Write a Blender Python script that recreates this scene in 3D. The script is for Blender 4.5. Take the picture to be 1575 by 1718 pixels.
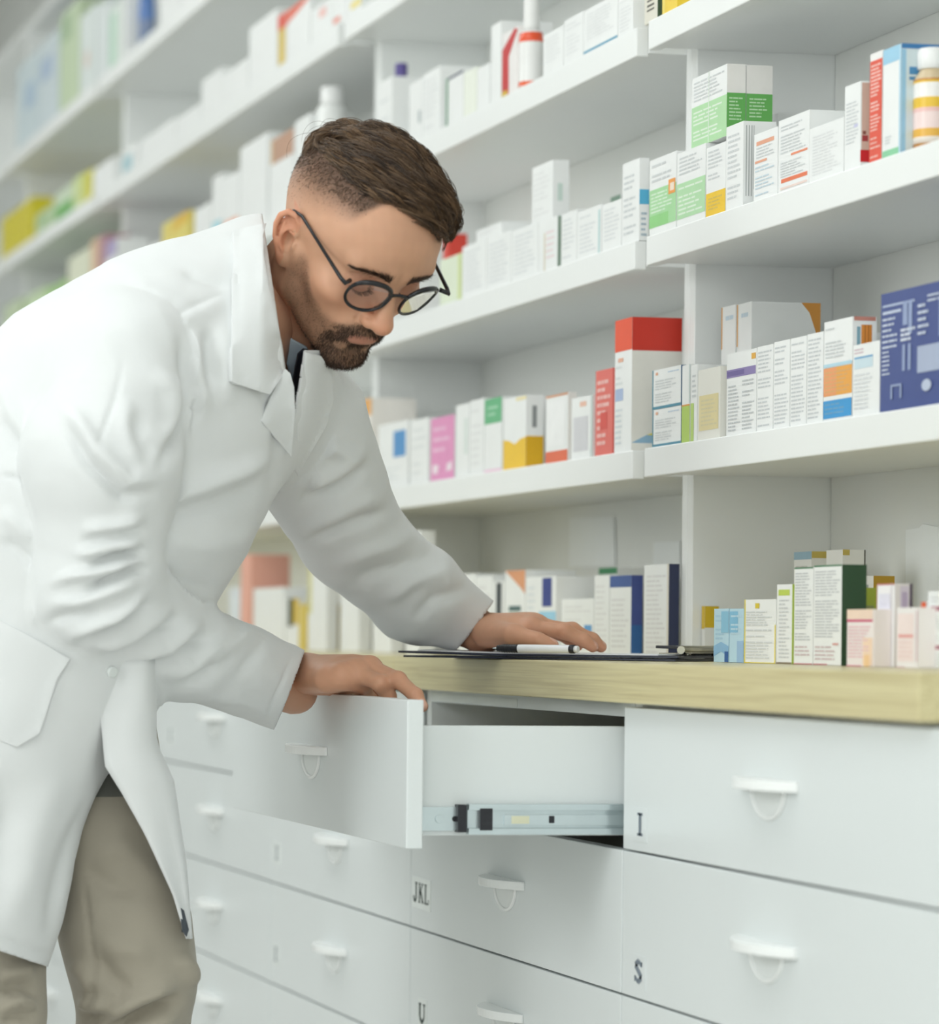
import bpy, bmesh, math, random
import numpy as np
from mathutils import Vector, Matrix
from mathutils.bvhtree import BVHTree
random.seed(11); rng = np.random.default_rng(11)
S = bpy.context.scene
COL = S.collection
for o in list(bpy.data.objects): bpy.data.objects.remove(o)

# ------------------------------------------------------------------ camera
W_IMG, H_IMG = 1575.0, 1718.0
FPX = 5500.0                        # focal length in pixels of the 1575 px wide frame
TH = math.radians(10.0)             # angle between the view axis and the shelf run
ROLL = 0.010
PPX, PPY = 90.0, 1061.7             # where the lens axis meets the frame (shifted lens)
CAM = Vector((0.0, 0.0, 0.926))
FWD = Vector((-math.cos(TH), math.sin(TH), 0.0))
RT0 = Vector((math.sin(TH), math.cos(TH), 0.0)); UP0 = Vector((0, 0, 1))
RT = RT0*math.cos(ROLL) + UP0*math.sin(ROLL)
UP = UP0*math.cos(ROLL) - RT0*math.sin(ROLL)
cd = bpy.data.cameras.new('camera'); cam = bpy.data.objects.new('camera', cd); COL.objects.link(cam)
M3 = Matrix((RT, UP, -FWD)).transposed()
cam.matrix_world = Matrix.Translation(CAM) @ M3.to_4x4()
cd.sensor_fit = 'HORIZONTAL'; cd.sensor_width = 36.0; cd.lens = FPX/W_IMG*36.0
cd.shift_x = (W_IMG/2-PPX)/W_IMG; cd.shift_y = (PPY-H_IMG/2)/W_IMG
cd.clip_start = 0.05; cd.clip_end = 60
cd.dof.use_dof = True; cd.dof.focus_distance = 3.76; cd.dof.aperture_fstop = 4.7
S.camera = cam

# ------------------------------------------------------------------ view and light
S.view_settings.view_transform = 'Standard'; S.view_settings.look = 'None'
S.view_settings.exposure = 0.18; S.view_settings.gamma = 1.0
S.view_settings.use_curve_mapping = False
wd = bpy.data.worlds.new('world'); S.world = wd; wd.use_nodes = True
wd.node_tree.nodes['Background'].inputs[0].default_value = (0.90, 0.96, 0.95, 1)
wd.node_tree.nodes['Background'].inputs[1].default_value = 0.25
S.cycles.max_bounces = 8; S.cycles.diffuse_bounces = 5
S.cycles.sample_clamp_indirect = 4.0
def area(name, loc, target, sx, sy, power, col):
    l = bpy.data.lights.new(name, 'AREA'); l.shape = 'RECTANGLE'; l.size = sx; l.size_y = sy
    l.energy = power; l.color = col
    o = bpy.data.objects.new(name, l); COL.objects.link(o); o.location = loc
    o.rotation_euler = (Vector(target)-Vector(loc)).to_track_quat('-Z', 'Y').to_euler()
    return o
# daylight of a shop window across the aisle, and an added fill light behind the camera
area('shop_window_daylight', (-2.1, -2.35, 1.95), (-3.1, 1.2, 0.8), 1.3, 1.6, 43, (0.97, 1.0, 1.0))
area('rear_fill_light', (2.6, -0.9, 1.6), (-3.0, 1.0, 1.1), 2.6, 2.0, 43, (0.98, 1.0, 0.99))

area('far_fill_light', (-7.4, -2.35, 1.8), (-7.4, 1.4, 1.5), 3.2, 1.7, 27, (0.98, 1.0, 0.99))  # added fill for the dim far shelves, no window stands there

def ray(px, py): return FWD + RT*((px-PPX)/FPX) + UP*((PPY-py)/FPX)
def at(px, py, d): return CAM + ray(px, py)*d
def onY(px, py, Y): r = ray(px, py); return CAM + r*(Y/r.y)
def onX(px, py, X): r = ray(px, py); return CAM + r*(X/r.x)
def onZ(px, py, Z): r = ray(px, py); return CAM + r*((Z-CAM.z)/r.z)
def proj(p):
    q = Vector(p)-CAM; d = q.dot(FWD)
    return PPX+FPX*q.dot(RT)/d, PPY-FPX*q.dot(UP)/d, d

# ------------------------------------------------------------------ materials
MATS = {}
def lin(c): return tuple((x/12.92 if x <= 0.04045 else ((x+0.055)/1.055)**2.4) for x in c)
def hexc(h): h = h.lstrip('#'); return lin(tuple(int(h[i:i+2], 16)/255 for i in (0, 2, 4)))
def mat(name, col, rough=0.5, metal=0.0, bump=0.0, bscale=200.0, vary=0.0, vscale=6.0, spec=0.5, **kw):
    if name in MATS: return MATS[name]
    m = bpy.data.materials.new(name); m.use_nodes = True; nt = m.node_tree; b = nt.nodes['Principled BSDF']
    if isinstance(col, str): col = hexc(col)
    b.inputs['Base Color'].default_value = (*col, 1); b.inputs['Roughness'].default_value = rough
    b.inputs['Metallic'].default_value = metal; b.inputs['Specular IOR Level'].default_value = spec
    for k, v in kw.items(): b.inputs[k.replace('_', ' ')].default_value = v
    tc = nt.nodes.new('ShaderNodeTexCoord')
    if vary > 0:
        n = nt.nodes.new('ShaderNodeTexNoise'); n.inputs['Scale'].default_value = vscale; n.inputs['Detail'].default_value = 3
        r = nt.nodes.new('ShaderNodeValToRGB')
        r.color_ramp.elements[0].position = 0.3; r.color_ramp.elements[1].position = 0.7
        r.color_ramp.elements[0].color = (*[c*(1-vary) for c in col], 1); r.color_ramp.elements[1].color = (*col, 1)
        nt.links.new(tc.outputs['Object'], n.inputs['Vector']); nt.links.new(n.outputs['Fac'], r.inputs['Fac'])
        nt.links.new(r.outputs['Color'], b.inputs['Base Color'])
    if bump > 0:
        n2 = nt.nodes.new('ShaderNodeTexNoise'); n2.inputs['Scale'].default_value = bscale; n2.inputs['Detail'].default_value = 2
        bp = nt.nodes.new('ShaderNodeBump'); bp.inputs['Strength'].default_value = bump; bp.inputs['Distance'].default_value = 0.001
        nt.links.new(tc.outputs['Object'], n2.inputs['Vector']); nt.links.new(n2.outputs['Fac'], bp.inputs['Height'])
        nt.links.new(bp.outputs['Normal'], b.inputs['Normal'])
    MATS[name] = m; return m
def ink(c, rough=0.45):
    return mat('print_'+c.lstrip('#'), c, rough, vary=0.05, vscale=40)
WHITE = mat('white_laminate', (0.885, 0.905, 0.895), 0.38, vary=0.015, vscale=3, bump=0.02, bscale=400)
FRONTW = mat('white_drawer_laminate', (0.755, 0.795, 0.795), 0.30, vary=0.012, vscale=4)
BACKP = mat('shelf_back_panel', (0.87, 0.885, 0.86), 0.6, vary=0.02, vscale=3)
WALLP = mat('wall_paint', (0.82, 0.84, 0.82), 0.8, vary=0.02, bump=0.1)
CEIL = mat('ceiling_paint', (0.86, 0.87, 0.86), 0.85, vary=0.02, bump=0.1)
DARKIN = mat('black_kick_and_cavity_shade', (0.02, 0.02, 0.025), 0.8, vary=0.1)
HANDLE = mat('white_handle_plastic', (0.90, 0.92, 0.91), 0.22, vary=0.01)
STEEL = mat('zinc_plated_steel', (0.62, 0.70, 0.72), 0.28, 0.85, vary=0.06, vscale=30)
BLACKP = mat('black_plastic', (0.012, 0.013, 0.018), 0.35, vary=0.1, vscale=50)

def wood():
    m = bpy.data.materials.new('pale_oak_laminate'); m.use_nodes = True; nt = m.node_tree; b = nt.nodes['Principled BSDF']
    tc = nt.nodes.new('ShaderNodeTexCoord'); mp = nt.nodes.new('ShaderNodeMapping')
    mp.inputs['Scale'].default_value = (1.6, 40, 120)
    n = nt.nodes.new('ShaderNodeTexNoise'); n.inputs['Scale'].default_value = 2.2; n.inputs['Detail'].default_value = 6; n.inputs['Distortion'].default_value = 0.9
    r = nt.nodes.new('ShaderNodeValToRGB')
    r.color_ramp.elements[0].position = 0.32; r.color_ramp.elements[0].color = (*hexc('#c3b688'), 1)
    r.color_ramp.elements[1].position = 0.6; r.color_ramp.elements[1].color = (*hexc('#d9cfa2'), 1)
    nt.links.new(tc.outputs['Object'], mp.inputs[0]); nt.links.new(mp.outputs[0], n.inputs['Vector'])
    nt.links.new(n.outputs['Fac'], r.inputs['Fac']); nt.links.new(r.outputs['Color'], b.inputs['Base Color'])
    b.inputs['Roughness'].default_value = 0.28
    return m
WOOD = wood()
def tiles():
    m = bpy.data.materials.new('floor_tile'); m.use_nodes = True; nt = m.node_tree; b = nt.nodes['Principled BSDF']
    tc = nt.nodes.new('ShaderNodeTexCoord'); br = nt.nodes.new('ShaderNodeTexBrick')
    br.offset = 0; br.inputs['Scale'].default_value = 1.0; br.inputs['Brick Width'].default_value = 0.6; br.inputs['Row Height'].default_value = 0.6
    br.inputs['Mortar Size'].default_value = 0.004
    br.inputs['Color1'].default_value = (0.62, 0.61, 0.58, 1); br.inputs['Color2'].default_value = (0.66, 0.65, 0.62, 1); br.inputs['Mortar'].default_value = (0.4, 0.4, 0.38, 1)
    nt.links.new(tc.outputs['Object'], br.inputs['Vector']); nt.links.new(br.outputs['Color'], b.inputs['Base Color']); b.inputs['Roughness'].default_value = 0.25
    return m
TILE = tiles()
def emit(name, col, st):
    m = bpy.data.materials.new(name); m.use_nodes = True; b = m.node_tree.nodes['Principled BSDF']
    b.inputs['Base Color'].default_value = (0.9, 0.9, 0.9, 1)
    b.inputs['Emission Color'].default_value = (*col, 1); b.inputs['Emission Strength'].default_value = st
    return m

# ------------------------------------------------------------------ mesh helpers
class MB:
    def __init__(s): s.v = []; s.f = []; s.mi = []; s.mats = []; s.sm = []
    def m(s, mt):
        if mt not in s.mats: s.mats.append(mt)
        return s.mats.index(mt)
    def poly(s, pts, mt, smooth=False):
        n = len(s.v); s.v += [tuple(p) for p in pts]; s.f.append(tuple(range(n, n+len(pts)))); s.mi.append(s.m(mt)); s.sm.append(smooth)
    def box(s, lo, hi, mt):
        x0, y0, z0 = lo; x1, y1, z1 = hi
        n = len(s.v); s.v += [(x0,y0,z0),(x1,y0,z0),(x1,y1,z0),(x0,y1,z0),(x0,y0,z1),(x1,y0,z1),(x1,y1,z1),(x0,y1,z1)]
        for q in ((0,3,2,1),(4,5,6,7),(0,1,5,4),(1,2,6,5),(2,3,7,6),(3,0,4,7)):
            s.f.append(tuple(n+i for i in q)); s.mi.append(s.m(mt)); s.sm.append(False)
    def prism(s, pts, dvec, mt):
        """polygon pts (3-D) extruded by dvec"""
        n = len(s.v); k = len(pts); d = Vector(dvec)
        s.v += [tuple(p) for p in pts] + [tuple(Vector(p)+d) for p in pts]
        a = s.m(mt)
        s.f.append(tuple(n+i for i in range(k))[::-1]); s.mi.append(a); s.sm.append(False)
        s.f.append(tuple(n+k+i for i in range(k))); s.mi.append(a); s.sm.append(False)
        for i in range(k):
            j = (i+1) % k
            s.f.append((n+i, n+j, n+k+j, n+k+i)); s.mi.append(a); s.sm.append(False)
    def tube(s, pts, rad, mt, seg=10, cap=True):
        pts = [Vector(p) for p in pts]; k = len(pts)
        rad = [rad]*k if not hasattr(rad, '__len__') else rad
        n = len(s.v); a = s.m(mt); up = None
        for i, p in enumerate(pts):
            t = (pts[min(i+1, k-1)]-pts[max(i-1, 0)]).normalized()
            if up is None: up = t.orthogonal().normalized()
            up = (up - t*up.dot(t)).normalized(); w = t.cross(up)
            for j in range(seg):
                an = 2*math.pi*j/seg
                s.v.append(tuple(p+(up*math.cos(an)+w*math.sin(an))*rad[i]))
        for i in range(k-1):
            for j in range(seg):
                j2 = (j+1) % seg
                s.f.append((n+i*seg+j, n+i*seg+j2, n+(i+1)*seg+j2, n+(i+1)*seg+j)); s.mi.append(a); s.sm.append(True)
        if cap:
            s.f.append(tuple(n+j for j in range(seg))[::-1]); s.mi.append(a); s.sm.append(False)
            s.f.append(tuple(n+(k-1)*seg+j for j in range(seg))); s.mi.append(a); s.sm.append(False)
    def lathe(s, base, prof, mt, seg=20):
        """prof: (radius, height, material or None)"""
        n = len(s.v); b = Vector(base)
        for r, h, _ in prof:
            for j in range(seg):
                an = 2*math.pi*j/seg; s.v.append((b.x+r*math.cos(an), b.y+r*math.sin(an), b.z+h))
        for i in range(len(prof)-1):
            a = s.m(prof[i][2] or mt)
            for j in range(seg):
                j2 = (j+1) % seg
                s.f.append((n+i*seg+j, n+i*seg+j2, n+(i+1)*seg+j2, n+(i+1)*seg+j)); s.mi.append(a); s.sm.append(True)
        a = s.m(mt)
        s.f.append(tuple(n+j for j in range(seg))[::-1]); s.mi.append(a); s.sm.append(False)
        s.f.append(tuple(n+(len(prof)-1)*seg+j for j in range(seg))); s.mi.append(a); s.sm.append(False)
    def build(s, name, parent=None, bevel=0.0, loc=None, bseg=2):
        me = bpy.data.meshes.new(name)
        off = Vector(loc) if loc is not None else Vector((0, 0, 0))
        me.from_pydata([tuple(Vector(v)-off) for v in s.v], [], s.f)
        for mt in s.mats: me.materials.append(mt)
        for p, a, b in zip(me.polygons, s.mi, s.sm): p.material_index = a; p.use_smooth = b
        me.update()
        o = bpy.data.objects.new(name, me); COL.objects.link(o); o.location = off
        if parent is not None:
            o.parent = parent; o.location = off - (Vector(parent.get('_w', (0, 0, 0))))
        if bevel > 0:
            md = o.modifiers.new('bevel', 'BEVEL'); md.width = bevel; md.segments = bseg; md.limit_method = 'ANGLE'; md.angle_limit = math.radians(40)
        return o
def np_mesh(name, v, f, mt, parent=None, smooth=True):
    me = bpy.data.meshes.new(name)
    v = np.asarray(v, dtype=np.float32)
    me.from_pydata([tuple(map(float, p)) for p in v], [], [tuple(int(i) for i in q) for q in f])
    me.materials.append(mt)
    if smooth: me.polygons.foreach_set('use_smooth', [True]*len(me.polygons))
    me.update()
    o = bpy.data.objects.new(name, me); COL.objects.link(o)
    if parent is not None:
        o.parent = parent; o.location = -Vector(parent.get('_w', (0, 0, 0)))
    return o
def empty(name, loc):
    o = bpy.data.objects.new(name, None); COL.objects.link(o); o.location = loc; o.empty_display_size = 0.05
    o['_w'] = tuple(loc); return o
def tag(o, label, cat, group=None):
    o['label'] = label; o['category'] = cat
    if group: o['group'] = group
    return o
def struct(o): o['kind'] = 'structure'; return o

# ------------------------------------------------------------------ the room
Y_CF = 1.200     # counter front
Y_DF = 1.214     # drawer fronts
Y_SF = 1.420     # shelf nosing
Y_D = 1.485      # upright front edges
Y_B = 1.672      # back panels
Z_C = 0.900      # counter top
CEIL_Z = 3.0
def room_box(name, lo, hi, mt):
    mb = MB(); mb.box(lo, hi, mt); return struct(mb.build(name))
room_box('floor', (-13, -2.6, -0.1), (3.2, 1.8, 0.0), TILE)
room_box('ceiling', (-13, -2.6, CEIL_Z), (3.2, 1.8, CEIL_Z+0.1), CEIL)
room_box('wall_right', (-13, 1.70, 0.0), (3.2, 1.8, CEIL_Z), WALLP)
room_box('wall_left', (-13, -2.6, 0.0), (3.2, -2.5, CEIL_Z), WALLP)
room_box('wall_far', (-13, -2.5, 0.0), (-12.9, 1.70, CEIL_Z), WALLP)
room_box('wall_near', (3.1, -2.5, 0.0), (3.2, 1.70, CEIL_Z), WALLP)

# ceiling lamps over the aisle
PANEL = emit('lamp_diffuser', (0.97, 1.0, 1.0), 2.3)
LAMPF = mat('lamp_frame_metal', (0.8, 0.8, 0.8), 0.4, vary=0.02)
lamp_x = [-9.6, -7.6, -5.6, -3.6, -1.6, 0.4]
for i, lx in enumerate(lamp_x):
    r = empty('ceiling_light', (lx, 0.1, CEIL_Z-0.05))
    tag(r, 'square white ceiling panel lamp, ' + ['sixth', 'fifth', 'fourth', 'third', 'second', 'first'][i] + ' along the aisle from the camera', 'lamp', 'ceiling panel lamps over the aisle')
    mb = MB()
    for lo, hi in (((-.62, -.62), (.62, -.58)), ((-.62, .58), (.62, .62)), ((-.62, -.58), (-.58, .58)), ((.58, -.58), (.62, .58))):
        mb.box((lx+lo[0], .1+lo[1], CEIL_Z-0.05), (lx+hi[0], .1+hi[1], CEIL_Z-0.001), LAMPF)
    mb.build('frame', r)
    mb = MB(); mb.box((lx-.58, .1-.58, CEIL_Z-0.04), (lx+.58, .1+.58, CEIL_Z-0.02), PANEL); mb.build('diffuser', r)

# ------------------------------------------------------------------ shelf units
UDIV = [2250, 1151.5, 625, 200, 36, -60]        # image columns of the joints between units (front edges of the uprights)
XJ = [onY(p, 1000, Y_D).x for p in UDIV]
SZ = []                                          # shelf undersides, bottom to top
for sl in (0.138, 0.3187, 0.502, 0.6855, 0.868):
    SZ.append(CAM.z + sl*Y_SF/math.cos(0)*1.0)
T_S = 0.036
def slope_z(x, y):                               # height of a point of the shelf-front plane seen at (x, y)
    return onY(x, y, Y_SF).z
SZ[0] = slope_z(1073, 802); SZ[1] = slope_z(1080, 447); SZ[2] = slope_z(1080, 88)
st = SZ[2]-SZ[1]; SZ[3] = SZ[2]+st; SZ[4] = SZ[3]+st
TOPS = [z+T_S for z in SZ]
unames = ['nearest the camera, at the right edge', 'in the middle, behind the hand on the clipboard', 'behind the head of the man', 'far away, behind the back of the man', 'farthest away, at the left edge']
for k in range(5):
    xa, xb = XJ[k+1], XJ[k]
    r = empty('shelf_unit', ((xa+xb)/2, (Y_D+Y_B)/2, Z_C))
    tag(r, 'tall white open pharmacy shelf unit ' + unames[k], 'shelf', 'white shelf units along the wall')
    g = 0.018
    topz = SZ[4]+0.42
    for s in (0, 1):
        x0 = xa+0.0006 if s == 0 else xb-g-0.0006
        mb = MB(); mb.box((x0, Y_D, Z_C+0.001), (x0+g, Y_B, topz), WHITE); mb.build('side_panel', r, 0.001)
    mb = MB(); mb.box((xa+g+0.002, Y_B-0.006, Z_C+0.001), (xb-g-0.002, Y_B+0.004, topz), BACKP); mb.build('back_panel', r)
    for z in SZ:
        mb = MB()
        mb.box((xa+g+0.001, Y_SF+0.016, z+0.004), (xb-g-0.001, Y_B-0.0065, z+T_S-0.0), WHITE)
        mb.build('shelf_board', r, 0.0008)
        mb = MB(); mb.box((xa+g+0.003, Y_SF, z), (xb-g-0.003, Y_SF+0.016, z+T_S), WHITE); mb.build('shelf_nosing', r, 0.0015)
    mb = MB(); mb.box((xa+g+0.001, Y_D, topz-0.02), (xb-g-0.001, Y_B-0.0065, topz), WHITE); mb.build('top_board', r)

# ------------------------------------------------------------------ worktops
ZB = onY(1200, 1190, Y_CF).z
def worktop(x0, x1, label):
    mb = MB(); mb.box((x0, Y_CF, ZB), (x1, 1.69, Z_C), WOOD)
    o = mb.build('worktop', None, 0.0015); tag(o, label, 'worktop'); return o
x_end = onY(1541, 1180, Y_CF).x
x_seam = onY(660, 1120, Y_CF).x
worktop(x_seam+0.0006, x_end, 'pale oak laminate worktop carrying the clipboard and the small boxes at right')
worktop(-11.5, x_seam-0.0006, 'pale oak laminate worktop behind the man, left of the seam by his hand')

# ------------------------------------------------------------------ drawer cabinets
zr = [0.855]
pitch = 0.1555
ZG = [onY(1045, 1425, Y_DF).z]                     # gap under the first row
ZG.append(ZG[0]-pitch); ZG.append(ZG[0]-2*pitch); ZG.append(ZG[0]-3*pitch)
ZT = onY(1046, 1184, Y_DF).z
def handle(cx, yf, cz, parent):
    """bow-shaped pull with a half-moon finger cup below"""
    mb = MB(); n = 18; w = 0.072
    out = []
    for i in range(n+1):
        a = -1+2*i/n; out.append((cx+a*w, yf-0.003-0.026*(1-abs(a)**2.2)))
    pts = [(x, y, cz-0.005) for x, y in out+[(cx+w, yf), (cx-w, yf)]]
    mb.prism(pts, (0, 0, 0.010), HANDLE)
    # half-moon rim of the finger recess below the bow
    arc = [(cx+0.040*math.cos(math.pi*i/18), yf-0.0012, cz-0.005-0.028*math.sin(math.pi*i/18)) for i in range(19)]
    mb.tube(arc, 0.0024, HANDLE, 8)
    fan = [(x, yf-0.0006, z) for x, y, z in arc]
    mb.poly(fan, mat('handle_recess', (0.80, 0.83, 0.82), 0.5, vary=0.02))
    o = mb.build('handle', parent, 0.001); return o
LBL = mat('label_paper', (0.80, 0.84, 0.82), 0.6, vary=0.04, vscale=60)
LINK = mat('label_ink', hexc('#12302a'), 0.6, vary=0.1, vscale=60)
LINK2 = mat('label_ink_grey', hexc('#7c8792'), 0.6, vary=0.1, vscale=60)
# slab letters on a unit grid, as strokes (x0,y0,x1,y1,halfwidth)
GL = {
 'J': [(.62,1,.62,.16,.10),(.62,.16,.36,.02,.09),(.36,.02,.14,.16,.08),(.14,.16,.16,.3,.1),(.38,.97,.86,.97,.035)],
 'K': [(.2,0,.2,1,.1),(.04,.97,.38,.97,.035),(.04,.03,.38,.03,.035),(.24,.42,.78,.97,.06),(.42,.6,.84,.03,.1),(.64,.97,.96,.97,.035),(.66,.03,1,.03,.035)],
 'L': [(.3,0,.3,1,.1),(.12,.97,.5,.97,.035),(.12,.03,.88,.03,.04),(.86,.03,.88,.26,.05)],
 'I': [(.5,0,.5,1,.11),(.26,.97,.74,.97,.04),(.26,.03,.74,.03,.04)],
 'S': [(.8,.8,.5,.98,.07),(.5,.98,.2,.78,.09),(.2,.78,.78,.26,.1),(.78,.26,.48,.02,.09),(.48,.02,.16,.22,.07),(.8,.98,.8,.74,.035),(.16,.02,.16,.28,.035)],
 'U': [(.2,1,.2,.3,.1),(.2,.3,.5,.03,.08),(.5,.03,.8,.3,.07),(.8,.3,.8,1,.06),(.04,.97,.38,.97,.035),(.64,.97,.96,.97,.035)],
}
def label_plate(x0, x1, z0, z1, yf, text, parent, inkm, card=None, name='label_card'):
    mb = MB(); mb.box((x0, yf-0.0008, z0), (x1, yf+0.0002, z1), card or LBL)
    n = len(text); mx = (x1-x0)*0.06; cw = (x1-x0-2*mx)/n; h = (z1-z0)*0.64; zb = z0+(z1-z0)*0.20
    for i, ch in enumerate(text):
        for (ax, ay, bx, by, hw) in GL[ch]:
            p = Vector((x0+mx+cw*(i+ax*.92+.04), 0, zb+ay*h)); q = Vector((x0+mx+cw*(i+bx*.92+.04), 0, zb+by*h))
            d = q-p; L = d.length; d.normalize(); nn = Vector((d.z, 0, -d.x))*hw*cw
            e = d*0.0
            mb.poly([(p+nn-e)[:1]+(yf-0.0011,)+(p+nn-e)[2:], (p-nn-e)[:1]+(yf-0.0011,)+(p-nn-e)[2:], (q-nn+e)[:1]+(yf-0.0011,)+(q-nn+e)[2:], (q+nn+e)[:1]+(yf-0.0011,)+(q+nn+e)[2:]], inkm)
    return mb.build(name, parent)
CU = [2700, 1924.5, 1570, 1335, 1157, 1023, 917, 831, 760, 700]
XC = [onY(u-880, 1400, Y_DF).x for u in CU]
XC[0] = XC[1] + (XC[1]-XC[2])*1.0
lab = {(0, 0): 'I', (0, 1): 'S', (1, 1): 'JKL', (1, 2): 'U'}
cab_where = ['with drawers lettered I and S at right', 'with one drawer pulled out above a JKL card',
  'right behind the open drawer', 'second left of the open drawer', 'behind the coat hem, third left of the open drawer', 'fourth left of the open drawer', 'fifth left of the open drawer',
  'sixth left of the open drawer', 'seventh left of the open drawer']
OPEN_Y = onY(1548-880, 1300, 1.0)
PULL = 0.240
for k in range(9):
    xa, xb = XC[k+1], XC[k]
    r = empty('drawer_cabinet', ((xa+xb)/2, 1.45, 0.0))
    tag(r, 'white drawer cabinet ' + cab_where[k], 'cabinet', 'white drawer cabinets under the worktop')
    g = 0.018
    for s in (0, 1):
        x0 = xa+0.0004 if s == 0 else xb-g-0.0004
        mb = MB(); mb.box((x0, Y_DF+0.020, 0.06), (x0+g, 1.69, ZB-0.001), WHITE); mb.build('side_panel', r)
    mb = MB(); mb.box((xa+g+.001, 1.67, 0.06), (xb-g-.001, 1.68, ZB-0.002), DARKIN if k == 1 else WHITE); mb.build('back_panel', r)  # open cabinet gets a black back: its inner shade put into the colour
    mb = MB(); mb.box((xa+.019, Y_DF+0.0195, ZT-0.013), (xb-.019, Y_DF+0.036, ZB-0.001), FRONTW); mb.build('top_rail', r)
    if k == 1:
        q0 = onY(727, 1180, Y_DF+.0195); q1 = onY(868, 1190, Y_DF+.0195)
        mb = MB(); mb.box((q0.x, Y_DF+.0186, ZT-.0118), (q1.x, Y_DF+.0194, ZT-.002), LBL); mb.build('label_strip', r)
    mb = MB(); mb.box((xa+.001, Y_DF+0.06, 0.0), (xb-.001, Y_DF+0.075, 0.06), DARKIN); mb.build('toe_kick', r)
    zs = [ZT] + ZG[:4] + [0.065]
    nrow = 5
    for j in range(nrow):
        z1 = zs[j]-0.0012; z0 = zs[j+1]+0.0012
        if z1 < 0.10: continue
        pull = PULL if (k == 1 and j == 0) else 0.0
        yf = Y_DF - pull
        fx0, fx1 = xa+0.0015, xb-0.0015
        if pull: fx0 -= 0.010; z1 = onY(668, 1173, yf).z; z0 = onY(668, 1421, yf).z
        d = empty('drawer', ((fx0+fx1)/2, yf, z0)); d.parent = r; d.location = Vector(d['_w'])-Vector(r['_w'])
        if pull: d['label'] = 'drawer pulled out on its steel slide under the hand of the man'
        mb = MB(); mb.box((fx0, yf, z0), (fx1, yf+0.018, z1), FRONTW); mb.build('drawer_front', d, 0.0012)
        cx = (xa+xb)/2 + 0.0; cz = (z0+z1)/2 + 0.012
        handle(cx, yf, cz, d)
        if (k, j) in lab:
            w = 0.085 if lab[(k, j)] == 'JKL' else 0.040
            lx = xa+0.008 if lab[(k, j)] == 'JKL' else (xa+0.035 if k == 0 else xa+0.04)
            label_plate(lx, lx+w, z0+(0.026 if k else 0.010), z0+(0.066 if k else 0.046), yf, lab[(k, j)], d, LINK if k == 1 else LINK2, LBL if k else FRONTW)
        elif k >= 2 and j in (0, 1, 2):
            label_plate(xa+0.02, xa+0.06, z0+0.03, z0+0.062, yf, 'I', d, LINK2)
        if k == 1:
            top = z1-0.028; bx1 = xb-g-0.016; bx0 = xa+g+0.016; yb = yf+0.46
            if not pull: continue
            for nm, lo, hi in (('drawer_side', (bx1-0.014, yf+0.018, z0+0.012), (bx1, yb, top)), ('drawer_side', (bx0, yf+0.018, z0+0.012), (bx0+0.014, yb, top-.03)),
                               ('drawer_back', (bx0+0.014, yb-0.014, z0+0.012), (bx1-0.014, yb, top-.05)), ('drawer_bottom', (bx0+0.014, yf+0.018, z0+0.014), (bx1-0.014, yb-0.014, z0+0.022))):
                mb = MB(); mb.box(lo, hi, FRONTW); mb.build(nm, d, 0.0008)
            # telescopic slide, seen along the right side of the drawer
            zt = onX(760, 1348, bx1).z; zb_ = onX(760, 1399, bx1).z; zc = (zt+zb_)/2; hh = (zt-zb_)/2
            mb = MB(); X = bx1
            y1 = Y_DF+0.10; ys = yf+0.075
            mb.box((X+0.0002, yf+0.020, zc-hh*0.78), (X+0.004, y1, zc+hh*0.78), STEEL)          # inner member
            mb.box((X+0.004, ys, zc-hh), (X+0.0135, y1, zc-hh*0.60), STEEL); mb.box((X+0.004, ys, zc+hh*0.60), (X+0.0135, y1, zc+hh), STEEL)
            mb.box((X+0.0042, ys, zc-hh*0.60), (X+0.008, y1, zc+hh*0.60), STEEL)
            mb.box((X+0.008, ys+0.04, zc-hh*0.40), (X+0.0110, y1, zc+hh*0.30), STEEL)
            mb.box((X+0.0005, ys-0.012, zc-hh*0.85), (X+0.012, ys-0.002, zc+hh*0.95), BLACKP)
            mb.box((X+0.008, ys+0.012, zc-hh*0.72), (X+0.0145, ys+0.026, zc+hh*0.72), BLACKP)
            mb.box((X+0.0110, ys+0.09, zc-hh*0.25), (X+0.0118, ys+0.096, zc+hh*0.22), BLACKP)
            mb.box((X+0.0004, yf+0.019, zc-hh*0.3), (X+0.0045, yf+0.023, zc+hh*0.3), BLACKP)
            cream = mat('slide_sticker', hexc('#d9d9bd'), 0.5, vary=0.05)
            mb.box((X+0.0110, ys+0.048, zc-hh*0.3), (X+0.0114, ys+0.068, zc+hh*0.22), cream)
            mb.tube([(X+0.004, yf+0.045, zc), (X+0.0055, yf+0.045, zc)], 0.005, STEEL, 12)
            mb.tube([(X+0.004, yf+0.062, zc), (X+0.0055, yf+0.062, zc)], 0.003, BLACKP, 12)
            mb.tube([(X+0.008, Y_DF-0.022, zc), (X+0.0095, Y_DF-0.022, zc)], 0.006, STEEL, 12)
            mb.build('drawer_slide', d, 0.0006)

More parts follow.
